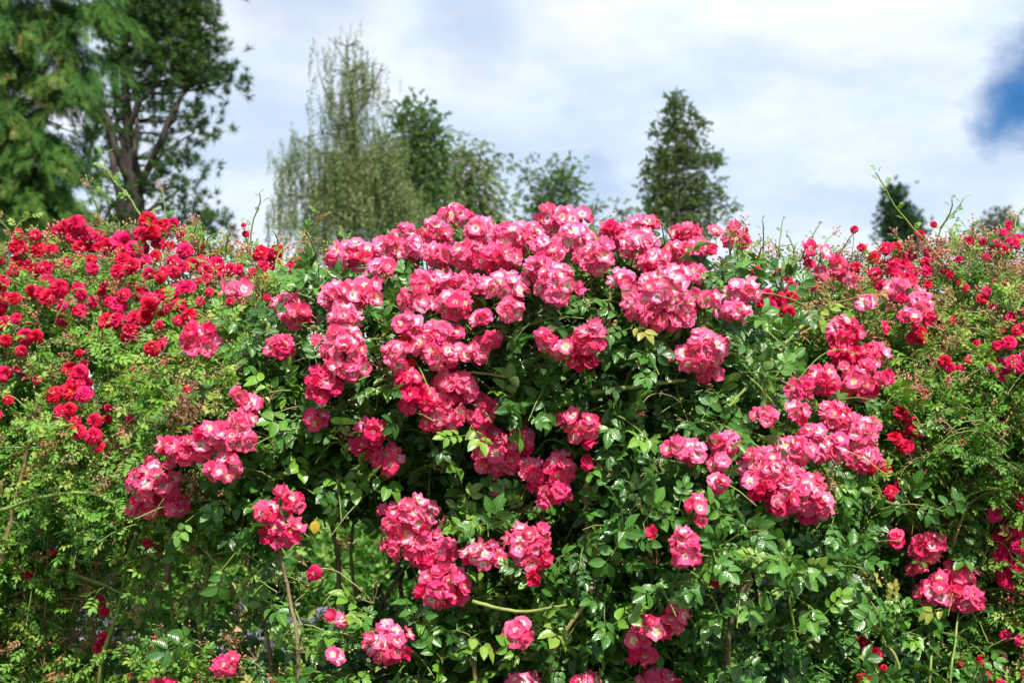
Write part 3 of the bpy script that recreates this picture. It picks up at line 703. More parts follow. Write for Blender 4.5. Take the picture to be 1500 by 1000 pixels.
tree('shorter birch with drooping right edge, rightmost of the birch group', 'leafy_birch', 'tree', 34, 672,
     [(670, 350, 3.5), (670, 280, 2.5), (664, 225, 1)], [[(670, 290), (700, 245), (715, 235), 2], [(668, 270), (650, 240), 2]],
     [(663, 222, 15, 12, .8), (655, 250, 22, 20, .9), (690, 235, 18, 14, .6), (706, 222, 14, 8, .4), (685, 265, 30, 20, 1.0), (714, 255, 14, 20, .4), (660, 295, 38, 24, 1.0), (700, 300, 28, 24, .9), (722, 300, 10, 20, .35), (690, 335, 50, 20, .9)],
     TWIG, 0.22, 40, F_birch, M_bark2, 'droop', clump=8, csig=.5)
tree('small thin two-topped tree just right of the birch group', 'young_birch', 'tree', 38, 805,
     [(806, 350, 3), (806, 290, 2.2), (826, 245, 1.2)], [[(804, 310), (778, 275), (770, 245), 1.6], [(805, 300), (800, 265), 1]],
     [(772, 256, 9, 16, .6), (775, 285, 12, 16, .55), (829, 250, 14, 14, .9), (822, 275, 22, 16, 1.0), (800, 268, 8, 16, .5), (810, 295, 28, 12, 1.1), (795, 315, 30, 12, .8), (772, 305, 10, 16, .3), (850, 290, 8, 12, .4)],
     TWIG, 0.2, 42, F_broad, M_bark2, 'upsweep', clump=5, csig=.5)
tree('wispy treetop peeping over the roses, left of the two near the tall conifer', 'distant_tree', 'tree', 45, 868, [(868, 340, 2), (868, 300, 1)], [], [(866, 302, 10, 10, .6), (872, 320, 14, 10, .8)], TWIG, 0.28, 14, F_grey, M_bark2, 'upsweep')
tree('lowest blunt treetop over the roses, at the foot of the tall conifer', 'distant_tree', 'tree', 45, 912, [(912, 345, 2), (912, 315, 1)], [], [(908, 312, 16, 9, .8), (915, 328, 20, 10, 1.0)], TWIG, 0.28, 14, F_grey, M_bark2, 'upsweep')
tree('tall cone-shaped conifer with sparse upswept branches and sky showing through', 'conifer_tree', 'tree', 28, 992,
     [(992, 350, 4.5), (991, 250, 3.5), (990, 190, 2.4), (988, 142, 1)],
     [[(991, 300), (960, 280), (940, 276), 1.6], [(991, 290), (1020, 260), (1045, 240), 1.6], [(991, 250), (965, 235), (955, 215), 1.4], [(990, 220), (1015, 200), (1030, 170), 1.3], [(990, 190), (970, 175), (960, 160), 1], [(992, 320), (1040, 300), (1060, 300), 1.5]],
     [(989, 148, 3, 6, 5), (991, 160, 6, 7, 2.2), (1002, 170, 7, 5, 1.2), (985, 180, 13, 8, 1.1), (1012, 182, 11, 8, .9), (972, 198, 12, 8, .9), (1000, 203, 17, 10, .9), (1022, 190, 6, 6, .9), (977, 222, 18, 10, .9), (1008, 226, 17, 10, 1.0), (1028, 226, 9, 8, .8), (965, 240, 16, 12, .7), (995, 245, 24, 13, .9), (1035, 240, 20, 10, .7), (955, 262, 14, 9, .7), (975, 270, 22, 13, .8), (1010, 272, 26, 13, .9), (943, 278, 10, 7, .7), (1045, 285, 12, 14, .5), (965, 298, 20, 12, 1.0), (1000, 300, 26, 14, 1.0), (1030, 300, 16, 14, .6), (985, 325, 36, 14, 1.1), (1060, 305, 9, 12, .5), (1052, 325, 14, 12, .5), (1010, 345, 30, 12, .9)],
     TWIG, 0.14, 75, plain_foliage('conifer_scales', [(0, (0.045, 0.08, 0.03)), (.6, (0.08, 0.13, 0.04)), (1, (0.14, 0.18, 0.06))]), M_bark2, 'upsweep', clump=12, csig=.28, depth=.6)
tree('small dense blue-dark conifer over the right part of the hedge', 'dark_conifer', 'tree', 30, 1316,
     [(1316, 370, 4), (1314, 320, 3), (1312, 278, 1)], [], [(1313, 280, 4, 6, 4), (1310, 290, 9, 8, 1.6), (1309, 304, 16, 12, 1.4), (1325, 312, 20, 12, 1.2), (1304, 328, 20, 14, 1.5), (1335, 332, 20, 12, 1.4), (1315, 352, 32, 14, 1.5)], TUFT, 0.14, 40, F_dark, M_bark, 'tuft', clump=6, csig=.45)
tree('pale grey-green pine tips at the far right edge over the roses', 'young_pine', 'tree', 26, 1468,
     [(1468, 370, 3), (1466, 320, 1.5), (1464, 302, 1)], [[(1468, 350), (1440, 330), (1432, 322), 1.2], [(1468, 350), (1490, 325), (1494, 315), 1.2]], [(1464, 312, 10, 10, .6), (1440, 328, 14, 8, .6), (1462, 335, 26, 10, .7), (1488, 330, 14, 14, .6), (1470, 350, 34, 10, .8)], TUFT, 0.13, 18, F_grey, M_bark2, 'tuft')

# garden beyond, seen through the gaps
F_gar = plain_foliage('garden_shrub_leaves', [(0, (0.05, 0.15, 0.03)), (.6, (0.12, 0.27, 0.05)), (1, (0.26, 0.36, 0.10))], 0.5)
M_lav = plain_foliage('lavender_spikes', [(0, (0.12, 0.10, 0.20)), (.6, (0.22, 0.19, 0.32)), (1, (0.16, 0.20, 0.12))], 0.7)
def shrub(label, x, y, h, rad, fm, name='garden_shrub', cat='shrub', n=900, size=.16, group=None):
    t = thing(name, label, cat, (x, y, 0), group)
    st = MB()
    for k in range(7):
        a = k * .9; st.add(tube(smooth_path([(x, y, 0), (x + .2 * rad * math.cos(a), y + .2 * rad * math.sin(a), h * .4), (x + .6 * rad * math.cos(a), y + .6 * rad * math.sin(a), h * .8)], 6, .01), [.012, .005], 4))
    st.build('stem', M_cane_b, t)
    q = norm(rng.normal(size=(n, 3))) * rng.random((n, 1)) ** .4
    p = np.array([x, y, h * .55]) + q * [rad, rad, h * .5] * (1 + .18 * np.sin(q[:, :1] * 7 + x) + .15 * np.sin(q[:, 2:] * 9))
    p[:, 2] = np.maximum(p[:, 2], .03)
    x_ = norm(q + rng.normal(0, .5, (n, 3))); Ms = frames(x_, np.array([0, 0, 1.]) + rng.normal(0, .5, (n, 3))) * size * rng.uniform(.6, 1.3, (n, 1, 1))
    cr_ = MB(); ti = rng.random(n)
    for k in range(4): cr_.scatter(TWIG[k], Ms[k::4], p[k::4], ti[k::4])
    cr_.build('foliage', fm, t, False)
for i, (px, y, h, rad, lb) in enumerate(((90, 7.2, 1.25, .55, 'green shrub beyond the hedge at far left, glimpsed low between the canes'), (300, 7.6, 1.15, .5, 'bright green shrub beyond the hedge, glimpsed under the big left pink truss'),
        (470, 8.6, 1.2, .6, 'sunlit shrub in the gap beside the lone open bloom'), (600, 7.8, 1.1, .5, 'shrub in the gap below the large centre pink truss'), (800, 8.4, 1.35, .6, 'shrub showing through behind the middle of the hedge'),
        (960, 9.0, 1.3, .6, 'shrub beyond the hedge behind its lower centre right'), (1190, 8.0, 1.0, .5, 'low shrub beside the pale gravel glimpsed at lower right'), (1400, 7.6, 1.3, .7, 'shrub beyond the hedge behind its lower right'))):
    shrub(lb, (px - 750) / 2083.33 * y, y, h, rad, F_gar)
shrub('purple lavender clump low behind the canes at far left', -2.05, 6.6, .75, .32, M_lav, 'lavender', 'lavender', 500, .09)
shrub('purple lavender clump beyond the gap under the lone open bloom', -1.15, 7.0, .55, .3, M_lav, 'lavender', 'lavender', 260, .08)

# ---------------------------------------------------------------- rose foliage
def which(px, py):
    """0 left rambler, 1 centre, 2 right rambler"""
    n = 45 * np.sin(py / 37.0 + 1.0) + 30 * np.sin(py / 15.0)
    lx = np.interp(py, [330, 480, 620, 760, 1000], [470, 400, 300, 330, 380])
    rx = np.interp(py, [330, 450, 600, 720, 850, 1000], [1090, 1190, 1290, 1310, 1420, 1440])
    return np.where(px + n < lx, 0, np.where(px + n > rx, 2, 1))

def in_cluster(p, strict=1.0):
    x, y = to_px(p); hit = np.zeros(len(p), bool)
    for (cx, cy, rx, ry, _), c in zip(PK, pts_pk):
        hit |= (((x - cx) / (rx * strict)) ** 2 + ((y - cy) / (ry * strict)) ** 2 < 1) & (p[:, 1] < c[1] + 0.0)
    for (cx, cy, r) in RDS + SCR:
        hit |= (((x - cx) / (r * strict * .8)) ** 2 + ((y - cy) / (r * strict * .8)) ** 2 < 1)
    return hit

def gen_leaves(n_spray, kind, region, leaf_len, n_leaf, twigmb, xr, yr, inset, tint0, gapk=1.0, up=0.6):
    """sprays: a twig coming out of the hedge with alternate leaves. Returns positions, frames (scaled), tints"""
    px = rng.uniform(*xr, n_spray); py = rng.uniform(*yr, n_spray)
    top = np.interp(px, TOPX, TOPY)
    keep = py > top + (4 if region != 1 else 16)
    k_ = which(px, py); keep &= k_ == region
    g = field(GAPS, px, py) * gapk; hl = field(HOLES, px, py)
    keep &= rng.random(n_spray) > np.maximum(g, hl)
    px, py = px[keep], py[keep]; n = len(px)
    f = front(px, py)
    ins = rng.uniform(*inset, n)
    start = f + np.stack([rng.normal(0, .03, n), ins, rng.normal(-.04, .03, n)], -1)
    d = norm(np.stack([rng.normal(0, .55, n), -rng.uniform(.5, 1.1, n), rng.normal(up, .45, n)], -1))
    Ls = rng.uniform(1.6, 3.0, n) * leaf_len
    pos = []; X = []; Z = []; T = []
    base_t = np.clip(tint0 + rng.normal(0, .16, n) + .18 * np.sin(px / 60.) * np.sin(py / 45.), 0.02, .97)
    for i in range(n):
        ph = rng.uniform(0, 6.28)
        tpts = np.linspace(0, 1, 5)[:, None]
        path = start[i] + d[i] * Ls[i] * tpts + np.array([0, 0, -.35]) * Ls[i] * tpts ** 2
        twigmb.add(tube(path, [leaf_len * .035, leaf_len * .018], 3, False), 0.5)
        for j in range(n_leaf):
            t = (j + .6) / n_leaf
            q = start[i] + d[i] * Ls[i] * t + np.array([0, 0, -.35]) * Ls[i] * t * t
            a = ph + j * 2.4
            s1 = np.cross(d[i], [0, 0, 1.]); s1 /= np.linalg.norm(s1) + 1e-6; s2 = np.cross(s1, d[i])
            x = d[i] * .55 + (s1 * math.cos(a) + s2 * math.sin(a)) * .8
            pos.append(q); X.append(x); T.append(base_t[i] + .1 * t)
    pos = np.array(pos); X = np.array(X); T = np.array(T); m = len(pos)
    X = X + rng.normal(0, .2, (m, 3)); X[:, 2] -= .15
    Z = np.array([0.08, -.55, .75]) + rng.normal(0, .55, (m, 3))
    sc = leaf_len * rng.uniform(.75, 1.2, m)
    F = frames(X, Z) * sc[:, None, None]
    T = np.clip(T + rng.normal(0, .08, m), 0, 1); T = np.where(rng.random(m) < .015, 1.0, T)
    tip = pos + norm(X) * sc[:, None] * .6
    tx, ty = to_px(tip)
    ok = ~(in_cluster(tip, 1.18) | in_cluster(pos, 1.05)) | (rng.random(m) < .05)
    ok &= rng.random(m) > field(GAPS, tx, ty) * gapk
    ok &= ~((ty < np.interp(tx, TOPX, TOPY) - 4) & (region == 1))
    return pos[ok], F[ok], T[ok], sc[ok]

def filler(n, region, leaf_len, xr, yr, dr, tint, tpls, mb, gapk=1.0):
    px = rng.uniform(*xr, n); py = rng.uniform(*yr, n)
    top = np.interp(px, TOPX, TOPY)
    keep = (py > top + 8) & (which(px, py) == region)
    keep &= rng.random(n) > field(GAPS, px, py) * gapk
    px, py = px[keep], py[keep]; n = len(px)
    p = front(px, py); dd = rng.uniform(*dr, n)
    # depth measured along the sight line keeps the top outline of the hedge
    zt = ztop(p[:, 0]); p[:, 1] += dd; p[:, 2] = np.where(p[:, 2] > zt - .1, p[:, 2] - dd * .12, p[:, 2] + dd * .02)
    F = frames(rng.normal(size=(n, 3)), np.array([0, -.6, .7]) + rng.normal(0, .6, (n, 3))) * leaf_len * rng.uniform(.7, 1.2, (n, 1, 1))
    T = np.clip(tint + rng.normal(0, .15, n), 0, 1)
    fx, fy = to_px(p); ok = ~in_cluster(p) & (rng.random(len(p)) > field(GAPS, fx, fy) * gapk * 1.15)
    p, F, T = p[ok], F[ok], T[ok]
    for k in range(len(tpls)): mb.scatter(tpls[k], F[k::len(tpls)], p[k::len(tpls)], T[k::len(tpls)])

def place(o, Mx, p, parent, base):
    M = Matrix([[Mx[r][c] for c in range(3)] + [p[r] - base[r]] for r in range(3)] + [[0, 0, 0, 1]])
    o.parent = parent; o.matrix_basis = M

def leaf_objects(pos, F, T, sc, tpls, m, root, count):
    """the leaves that show largest become parts of their own; returns the mask of the rest"""
    x, y = to_px(pos)
    size = sc / pos[:, 1]
    f = yfront(pos[:, 0], pos[:, 2])
    score = size / size.mean() - 6.0 * np.maximum(pos[:, 1] - f, -.06) + rng.normal(0, .1, len(pos))
    vis = (x > 5) & (x < 1495) & (y > 300) & (y < 995) & ~in_cluster(pos + [0, .15, 0], 1.0)
    score = np.where(vis, score, -1e9)
    order = np.argsort(-score)[:count]
    bins = np.linspace(0, 1, 9)
    cache = {}
    base = WORLD[root.name]
    for i in order:
        k = int(rng.integers(len(tpls))); b = int(np.clip(np.digitize(T[i], bins), 1, 8))
        if (k, b) not in cache:
            mb = MB(); mb.add(tpls[k], bins[b] - .06); cache[(k, b)] = mb.mesh('leaf', m)
        o = bpy.data.objects.new('leaf', cache[(k, b)]); C.objects.link(o)
        place(o, F[i], pos[i], root, base)
    rest = np.ones(len(pos), bool); rest[order] = False
    return rest

for reg, key, m, tp, ll, nsp, nl, xr, t0 in ((1, 'pink', M_leaf, LEAF_BIG, .078, 2600, 5, (150, 1500), .43), (0, 'red_l', M_leaf2, LEAF_SMALL, .050, 5200, 6, (-260, 560), .60), (2, 'red_r', M_leaf2, LEAF_SMALL, .048, 5200, 6, (1000, 1760), .56)):
    tw = MB(); fol = MB()
    pos, F, T, sc = gen_leaves(nsp, key, reg, ll, nl, tw, xr, (320, 1060), (.0, .32), t0)
    rest = leaf_objects(pos, F, T, sc, tp, m, bush[key], 290)
    pos, F, T = pos[rest], F[rest], T[rest]
    for k in range(len(tp)): fol.scatter(tp[k], F[k::len(tp)], pos[k::len(tp)], T[k::len(tp)])
    big = LEAF_MID
    filler(7000 if reg == 1 else 6500, reg, .085 if reg == 1 else .07, xr, (330, 1080), (.15, .95), .22 if reg == 1 else .3, big, fol, .9)  # inner leaves tinted darker, painting in the shade inside the hedge
    filler(2500, reg, .12, (xr[0] - 150, xr[1] + 150), (1040, 1640), (.0, .6), .3, big, fol, .0)
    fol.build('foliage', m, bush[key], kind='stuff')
    tw.build('twigs', M_stalk, bush[key], kind='stuff')

# ---------------------------------------------------------------- flower clusters
def bloom(mesh, name, p, nrm_, r, col, parent, base):
    z = Vector(nrm_).normalized(); x = z.cross(Vector((random.gauss(0, 1), random.gauss(0, 1), random.gauss(0, 1)))).normalized(); y = z.cross(x)
    o = bpy.data.objects.new(name, mesh); C.objects.link(o)
    Mx = [[x[i] * r, y[i] * r, z[i] * r] for i in range(3)]
    place(o, Mx, p, parent, base); o.color = col
    return o

n_pink = 0
for (cx, cy, rx, ry, pale), c in zip(PK, pts_pk):
    s = c[1] / 2083.33
    br = 12.6
    sun_bonus = .14 if cy < 480 else .0  # upper trusses get paler petals, stronger sunlight put into the colour
    n = max(1, int(round(1.5 * rx * ry / 88)))
    if rx < 16: n = max(1, round(rx * ry / 90))
    cen = np.array([c[0], c[1] - (.05 if cy < 430 else .085) - .25 * min(rx, ry) * s, c[2]])
    cl = bpy.data.objects.new('flower_cluster', None); C.objects.link(cl)
    cl.parent = bush['pink']; base0 = WORLD[bush['pink'].name]; cl.location = Vector(cen) - Vector(base0); cl.empty_display_size = .05
    a, b, d = max(rx - 6, 3) * s, max(ry - 6, 2) * s, .75 * min(rx, ry) * s
    th0 = random.uniform(0, 6.28); stalks = MB()
    root = cen + np.array([0, .10, -.03])
    for i in range(n):
        rr = math.sqrt((i + .45) / n); th = th0 + i * 2.39996 + random.gauss(0, .15)
        u, v = rr * math.cos(th), rr * math.sin(th)
        u += random.gauss(0, .07); v += random.gauss(0, .07)
        h = math.sqrt(max(0.02, 1 - min(rr * rr, .98)))
        off = np.array([u * a, -h * d + random.gauss(0, .006), v * b])
        nr = np.array([u * 1.0, -h * .75 - .30, v * .9 + .28]) + np.array([random.gauss(0, .28), random.gauss(0, .15), random.gauss(0, .28)])
        col = color_for(pale + sun_bonus + .16 * v, .24, .2)  # petals deepen down each truss, its shaded underside painted into the colour
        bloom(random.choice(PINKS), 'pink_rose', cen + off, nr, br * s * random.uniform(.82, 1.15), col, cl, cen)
        n_pink += 1
        stalks.add(tube(smooth_path([root, cen + off * .4 + [0, .02, 0], cen + off - norm(nr) * .2 * br * s], 4), [.0016, .001], 3, False))
    # small blooms and buds tucked underneath fill the truss
    for i in range(max(0, n // 3)):
        th = random.uniform(0, 6.28); rr = random.uniform(.2, .8)
        off = np.array([rr * math.cos(th) * a, .02, rr * math.sin(th) * b])
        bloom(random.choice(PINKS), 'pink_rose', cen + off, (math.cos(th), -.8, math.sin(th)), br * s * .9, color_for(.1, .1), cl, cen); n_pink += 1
    so_ = stalks.build('stalk', M_stalk, None); so_.parent = cl; so_.location = -Vector(cen)

rp = np.array([(a, b) for a, b, _ in RDS + SCR], float); fr = front(rp[:, 0], rp[:, 1])
# neighbouring red blooms hang in one spray
items = [(i, RDS[i] if i < len(RDS) else SCR[i - len(RDS)], i >= len(RDS)) for i in range(len(rp))]
used = set(); sprays = []
for i, it, scf in items:
    if i in used: continue
    grp = [i]; used.add(i); qx, qy = it[0], it[1]
    for j, jt, sj in items:
        if j in used or sj != scf: continue
        if (jt[0] - qx) ** 2 + (jt[1] - qy) ** 2 < 32 ** 2 and len(grp) < 9: grp.append(j); used.add(j)
    sprays.append((grp, scf))
for grp, scf in sprays:
    k0 = rp[grp[0]]; key = 'pink' if scf else ('red_l' if k0[0] < 700 else 'red_r')
    cen = fr[grp].mean(0) + np.array([0, -.02, 0]); base0 = WORLD[bush[key].name]
    cl = bpy.data.objects.new('flower_cluster', None); C.objects.link(cl); cl.parent = bush[key]; cl.location = Vector(cen) - Vector(base0); cl.empty_display_size = .05
    stalks = MB(); root = cen + np.array([0, .12, -.06])
    for j in grp:
        it = (RDS + SCR)[j]; s = fr[j][1] / 2083.33; r = it[2] * s * 1.15
        p = fr[j] + np.array([random.gauss(0, .004), -.045 + random.gauss(0, .015), random.gauss(0, .004)])
        nr = np.array([random.gauss(0, .45), -1, .45 + random.gauss(0, .4)])
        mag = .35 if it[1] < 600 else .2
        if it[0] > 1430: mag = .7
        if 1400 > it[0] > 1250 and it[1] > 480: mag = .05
        if scf: bloom(random.choice(SCARLETS), 'scarlet_rose', p, nr, r, color_for(.4, .2, .02), cl, cen)
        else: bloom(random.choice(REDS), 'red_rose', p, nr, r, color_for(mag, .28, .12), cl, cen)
        stalks.add(tube(smooth_path([root, (root + p) / 2 + [0, -.01, -.01], p + [0, r * .2, -r * .1]], 4), [.0015, .001], 3, False))
        # a smaller half-hidden companion bloom or two
        if it[2] > 8 and not scf:
            for q in range(random.choice((0, 0, 1, 1))):
                a = random.uniform(0, 6.28)
                p2 = p + np.array([math.cos(a) * r * 1.15, .03 + random.random() * .03, math.sin(a) * r * 1.0])
                bloom(random.choice(REDS), 'red_rose', p2, nr + np.array([math.cos(a) * .6, 0, math.sin(a) * .6]), r * random.uniform(.5, .8), color_for(mag + .1, .3, .15), cl, cen)
    so_ = stalks.build('stalk', M_stalk, None); so_.parent = cl; so_.location = -Vector(cen)

# ---------------------------------------------------------------- buds and spent heads
def bud(l=1., w_=.45):
    return Tpl([(0, 0, 0), (l * .4, w_ / 2, 0), (l * .4, 0, w_ / 2), (l * .4, -w_ / 2, 0), (l * .4, 0, -w_ / 2), (l, 0, 0)], [(0, 2, 1), (0, 3, 2), (0, 4, 3), (0, 1, 4), (5, 1, 2), (5, 2, 3), (5, 3, 4), (5, 4, 1)], [])
def bud_spray(n, rnd):
    parts = []
    for i in range(n):
        d = norm(np.array([rnd.gauss(.9, .3), rnd.gauss(0, .55), rnd.gauss(0, .55)])); l = rnd.uniform(.6, 1.0)
        parts.append(tube([(0, 0, 0), d * l * .5, d * l], [.018, .012], 3, False))
        z = np.cross(d, [0.1, .3, .9]); z /= np.linalg.norm(z); y = np.cross(z, d)
        parts.append(bud(.30, .17).moved(np.stack([d, y, z], -1), d * l))
    return Tpl.join(parts)
BS = [bud_spray(rnd.randint(5, 9), rnd) for _ in range(5)]
for key, xr, n, reg in (('red_l', (-60, 520), 1000, 0), ('red_r', (1080, 1560), 1100, 2), ('pink', (380, 1330), 200, 1)):
    px = rng.uniform(*xr, n * 3); py = np.interp(px, TOPX, TOPY) + 2 + rng.random(n * 3) ** 2.3 * 640
    k = (which(px, py) == reg) & (py < 1010); px, py = px[k][:n], py[k][:n]; n = len(px)
    p = front(px, py) + np.stack([rng.normal(0, .01, n), rng.uniform(-.05, .05, n), rng.normal(0, .01, n)], -1)
    ok = ~in_cluster(p, .9); p = p[ok]; n = len(p)
    d = norm(np.stack([rng.normal(0, .5, n), rng.normal(-.4, .3, n), rng.normal(.7, .4, n)], -1))
    F = frames(d, rng.normal(size=(n, 3))) * (.032 * rng.uniform(.7, 1.3, n))[:, None, None]
    T = np.clip(rng.beta(1.3, 1.5, n) * .95, 0, 1)
    mb = MB()
    for q in range(5): mb.scatter(BS[q], F[q::5], p[q::5], T[q::5])
    mb.build('buds', M_bud, bush[key], kind='stuff')

# browned heads left over from the first flush
M_spent = leaf_mat('withered_petals', [(0, (0.10, 0.05, 0.03)), (.5, (0.26, 0.14, 0.07)), (1, (0.45, 0.32, 0.20))], 0.8, .2, .2, vein=False)
PET = petal(rnd, 4, 4, 1, .6, .5, .25, .1, .05, .5)
for (cx, cy, rx, ry, nn) in ((275, 606, 28, 20, 60), (285, 712, 16, 26, 30), (515, 636, 20, 26, 34), (1196, 715, 18, 26, 36), (1440, 380, 12, 10, 10), (590, 548, 22, 14, 14), (345, 930, 18, 12, 12), (1160, 600, 10, 8, 8), (140, 860, 16, 30, 14)):
    px = cx + rng.normal(0, rx * .45, nn); py = cy + rng.normal(0, ry * .45, nn); p = front(px, py) + np.stack([np.zeros(nn), rng.uniform(-.09, -.04, nn), np.zeros(nn)], -1)
    F = rand_rot(nn) * (.013 * rng.uniform(.6, 1.3, nn))[:, None, None]; mb = MB(); mb.scatter(PET, F, p, rng.random(nn))
    F = rand_rot(nn) * .03; mb.scatter(BS[1], F[::3], p[::3], rng.random(nn)[::3])
    mb.build('withered_cluster', M_spent, kind='stuff', parent= bush['red_l'] if cx < 250 else bush['red_r'] if cx > 1400 else bush['pink'], label='browned withered cluster')
# ---------------------------------------------------------------- canes
def cane(pp, r, m, key, off=.02, to_ground=False, depth=None):
    px = np.array([q[0] for q in pp], float); py = np.array([q[1] for q in pp], float)
    p = front(px, py); Yl = np.linspace(p[0, 1], p[-1, 1], len(p)); Yl = Yl - max(0, float((Yl - p[:, 1]).max())) * .5
    p = P(px, py, Yl + off)
    if to_ground: p = np.vstack([[p[0][0] * 1.0, p[0][1] + .12, 0], [p[0][0], p[0][1] + .06, p[0][2] * .5], p])
    mb = MB(); mb.add(tube(smooth_path(p, 6 * len(p), .0006), [r * 1.3 * 3.3 / 2083.33, r * 3.3 / 2083.33 * .8], 7))
    # prickles
    P_ = smooth_path(p, 30)
    for q in P_[2:-1:2]:
        a = random.uniform(0, 6.28); d = np.array([math.cos(a), math.sin(a) * .5, -.3]); rr = r * 3.3 / 2083.33
        mb.add(Tpl([q + d * rr * .8 + [0, 0, rr * .7], q + d * rr * .8 - [0, 0, rr * .7], q + d * rr * 2.6, q + d * rr * .8 + [rr * .4, 0, 0]], [(0, 2, 1), (0, 3, 2), (3, 1, 2)]))
    mb.build('cane', m, bush[key])
for a in (([(145, 1000), (172, 900), (188, 820), (199, 780)], 3.4, M_cane_g, 'red_l', -.03, True), ([(244, 850), (252, 800), (262, 745), (268, 700)], 4, M_cane_b, 'pink', -.02),
          ([(0, 830), (20, 745), (45, 640), (52, 600)], 3.2, M_cane_t, 'red_l', -.02), ([(437, 970), (425, 880), (408, 800), (400, 770)], 2.6, M_cane_b, 'pink', -.03, True),
          ([(52, 1000), (66, 900), (70, 800), (72, 690)], 2.0, M_cane_b, 'red_l', .06, True), ([(878, 880), (868, 820), (860, 760), (858, 700)], 4.2, M_cane_b, 'pink', -.01),
          ([(0, 748), (60, 728), (130, 722), (182, 745)], 2.6, M_cane_g, 'red_l', -.07), ([(100, 838), (150, 855), (186, 872)], 2.2, M_cane_g, 'red_l', -.08),
          ([(300, 806), (338, 850), (362, 895)], 1.6, M_cane_g, 'pink', -.07), ([(806, 1000), (826, 930), (862, 878), (866, 860)], 3, M_cane_t, 'pink', -.09, True),
          ([(1190, 460), (1140, 515), (1100, 560), (1068, 595)], 2.2, M_cane_g, 'pink', -.08), ([(866, 575), (930, 566), (1005, 556)], 3, M_cane_g, 'pink', -.06),
          ([(1320, 1000), (1294, 935), (1264, 862)], 2.3, M_cane_g, 'pink', -.07, True), ([(1388, 825), (1402, 780), (1418, 735)], 2.6, M_cane_t, 'pink', -.06),
          ([(1362, 1000), (1368, 940), (1372, 890)], 2.0, M_cane_g, 'pink', -.06, True), ([(1392, 1000), (1400, 940), (1404, 880)], 2.0, M_cane_g, 'pink', -.06, True),
          ([(1170, 960), (1158, 890), (1152, 820)], 2.4, M_cane_g, 'pink', -.07), ([(1066, 950), (1094, 850), (1096, 800)], 3.8, M_cane_b, 'pink', -.0, True),
          ([(696, 1000), (690, 970), (680, 930)], 3.6, M_cane_t, 'pink', -.03, True), ([(692, 990 - 110), (760, 895), (830, 885)], 2.2, M_cane_g, 'pink', -.1),
          ([(650, 560), (690, 545), (760, 555)], 2.0, M_cane_t, 'pink', -.07), ([(1260, 720), (1300, 735), (1340, 750)], 2.2, M_cane_g, 'pink', -.07), ([(20, 870), (45, 860)], 2.2, M_cane_b, 'red_l', .02)):
    cane(*a)
for key, x0, x1, n in (('red_l', 10, 330, 5), ('pink', 380, 1250, 16), ('red_r', 1290, 1490, 5)):
    for i in range(n):
        x = x0 + (x1 - x0) * (i + random.random()) / n
        cane([(x, 1040), (x + random.uniform(-25, 25), 900), (x + random.uniform(-50, 50), 760), (x + random.uniform(-80, 80), 600)], random.uniform(2, 4.5), random.choice((M_cane_b, M_cane_b, M_cane_b, M_cane_g)), key, random.uniform(.14, .4), True)
# thin arching stems in the ramblers
for key, xr, n in (('red_l', (0, 430), 34), ('red_r', (1290, 1520), 44), ('pink', (430, 1250), 26)):
    for i in range(n):
        x = random.uniform(*xr); y = random.uniform(420 if key != 'pink' else 500, 960); l = random.uniform(40, 120); sg = random.choice((-1, 1)); h = random.uniform(10, 45)
        cane([(x, y + h), (x + sg * l * .4, y), (x + sg * l * .8, y + 4), (x + sg * l, y + h * .6)], random.uniform(.5, 1.0), random.choice((M_cane_g, M_stalk, M_cane_t)), key, random.uniform(-.06, .0))

# leafy shoots standing against the sky
def shoot(pp, key, r=1.2, ll=.03, step=.028, tint=.75, tp=LEAF_SMALL, buds=False):
    px = np.array([q[0] for q in pp], float); py = np.array([q[1] for q in pp], float)
    Y = float(front(px[:1], py[:1])[0][1]) - .02
    p = P(px, py, np.full(len(px), Y)); p[:, 1] += np.linspace(0, random.uniform(-.08, .05), len(px))
    path = smooth_path(p, 24, .0006); base = path[0]
    mb = MB(); mb.add(tube(path, [r * 3.5 / 2083.33 * 1.3, r * 3.5 / 2083.33 * .6], 5))
    s = mb.build('shoot', random.choice((M_cane_g, M_stalk, M_cane_g)), bush[key])
    LT = np.linalg.norm(np.diff(path, axis=0), axis=1).cumsum(); n = max(3, int(LT[-1] / step))
    for i in range(n):
        q = path[min(23, int(24 * (i + .8) / n))]; dd = norm(path[min(23, int(24 * (i + .8) / n))] - path[max(0, int(24 * (i + .8) / n) - 2)])
        a = i * 2.4; sd = np.array([math.cos(a), math.sin(a) * .5, .25])
        X = dd * .6 + sd; F = frames(X[None], np.array([[0.1, -.5, .8]]) + rng.normal(0, .35, (1, 3)))[0] * ll * random.uniform(.7, 1.2) * (1.1 - .4 * i / n)
        k = random.randrange(len(tp)); mm = MB()
        key_ = ('sh', id(tp), k, int(tint * 10) + random.choice((-1, 0, 1)))
        if key_ not in CACHE:
            mm.add(tp[k], key_[3] / 10); CACHE[key_] = mm.mesh('leaf', M_leaf2)
        o = bpy.data.objects.new('leaf', CACHE[key_]); C.objects.link(o)
        place(o, F, q, s, (0, 0, 0))
        # parent mesh data is in world space with its origin moved to the bush
    if buds:
        mb = MB(); mb.add(BS[0].moved(frames(np.array([dd]), np.array([[0, -1., .2]]))[0] * .03, path[-1]), .6)
        b_ = mb.build('bud', M_bud, None); b_.parent = s
CACHE = {}
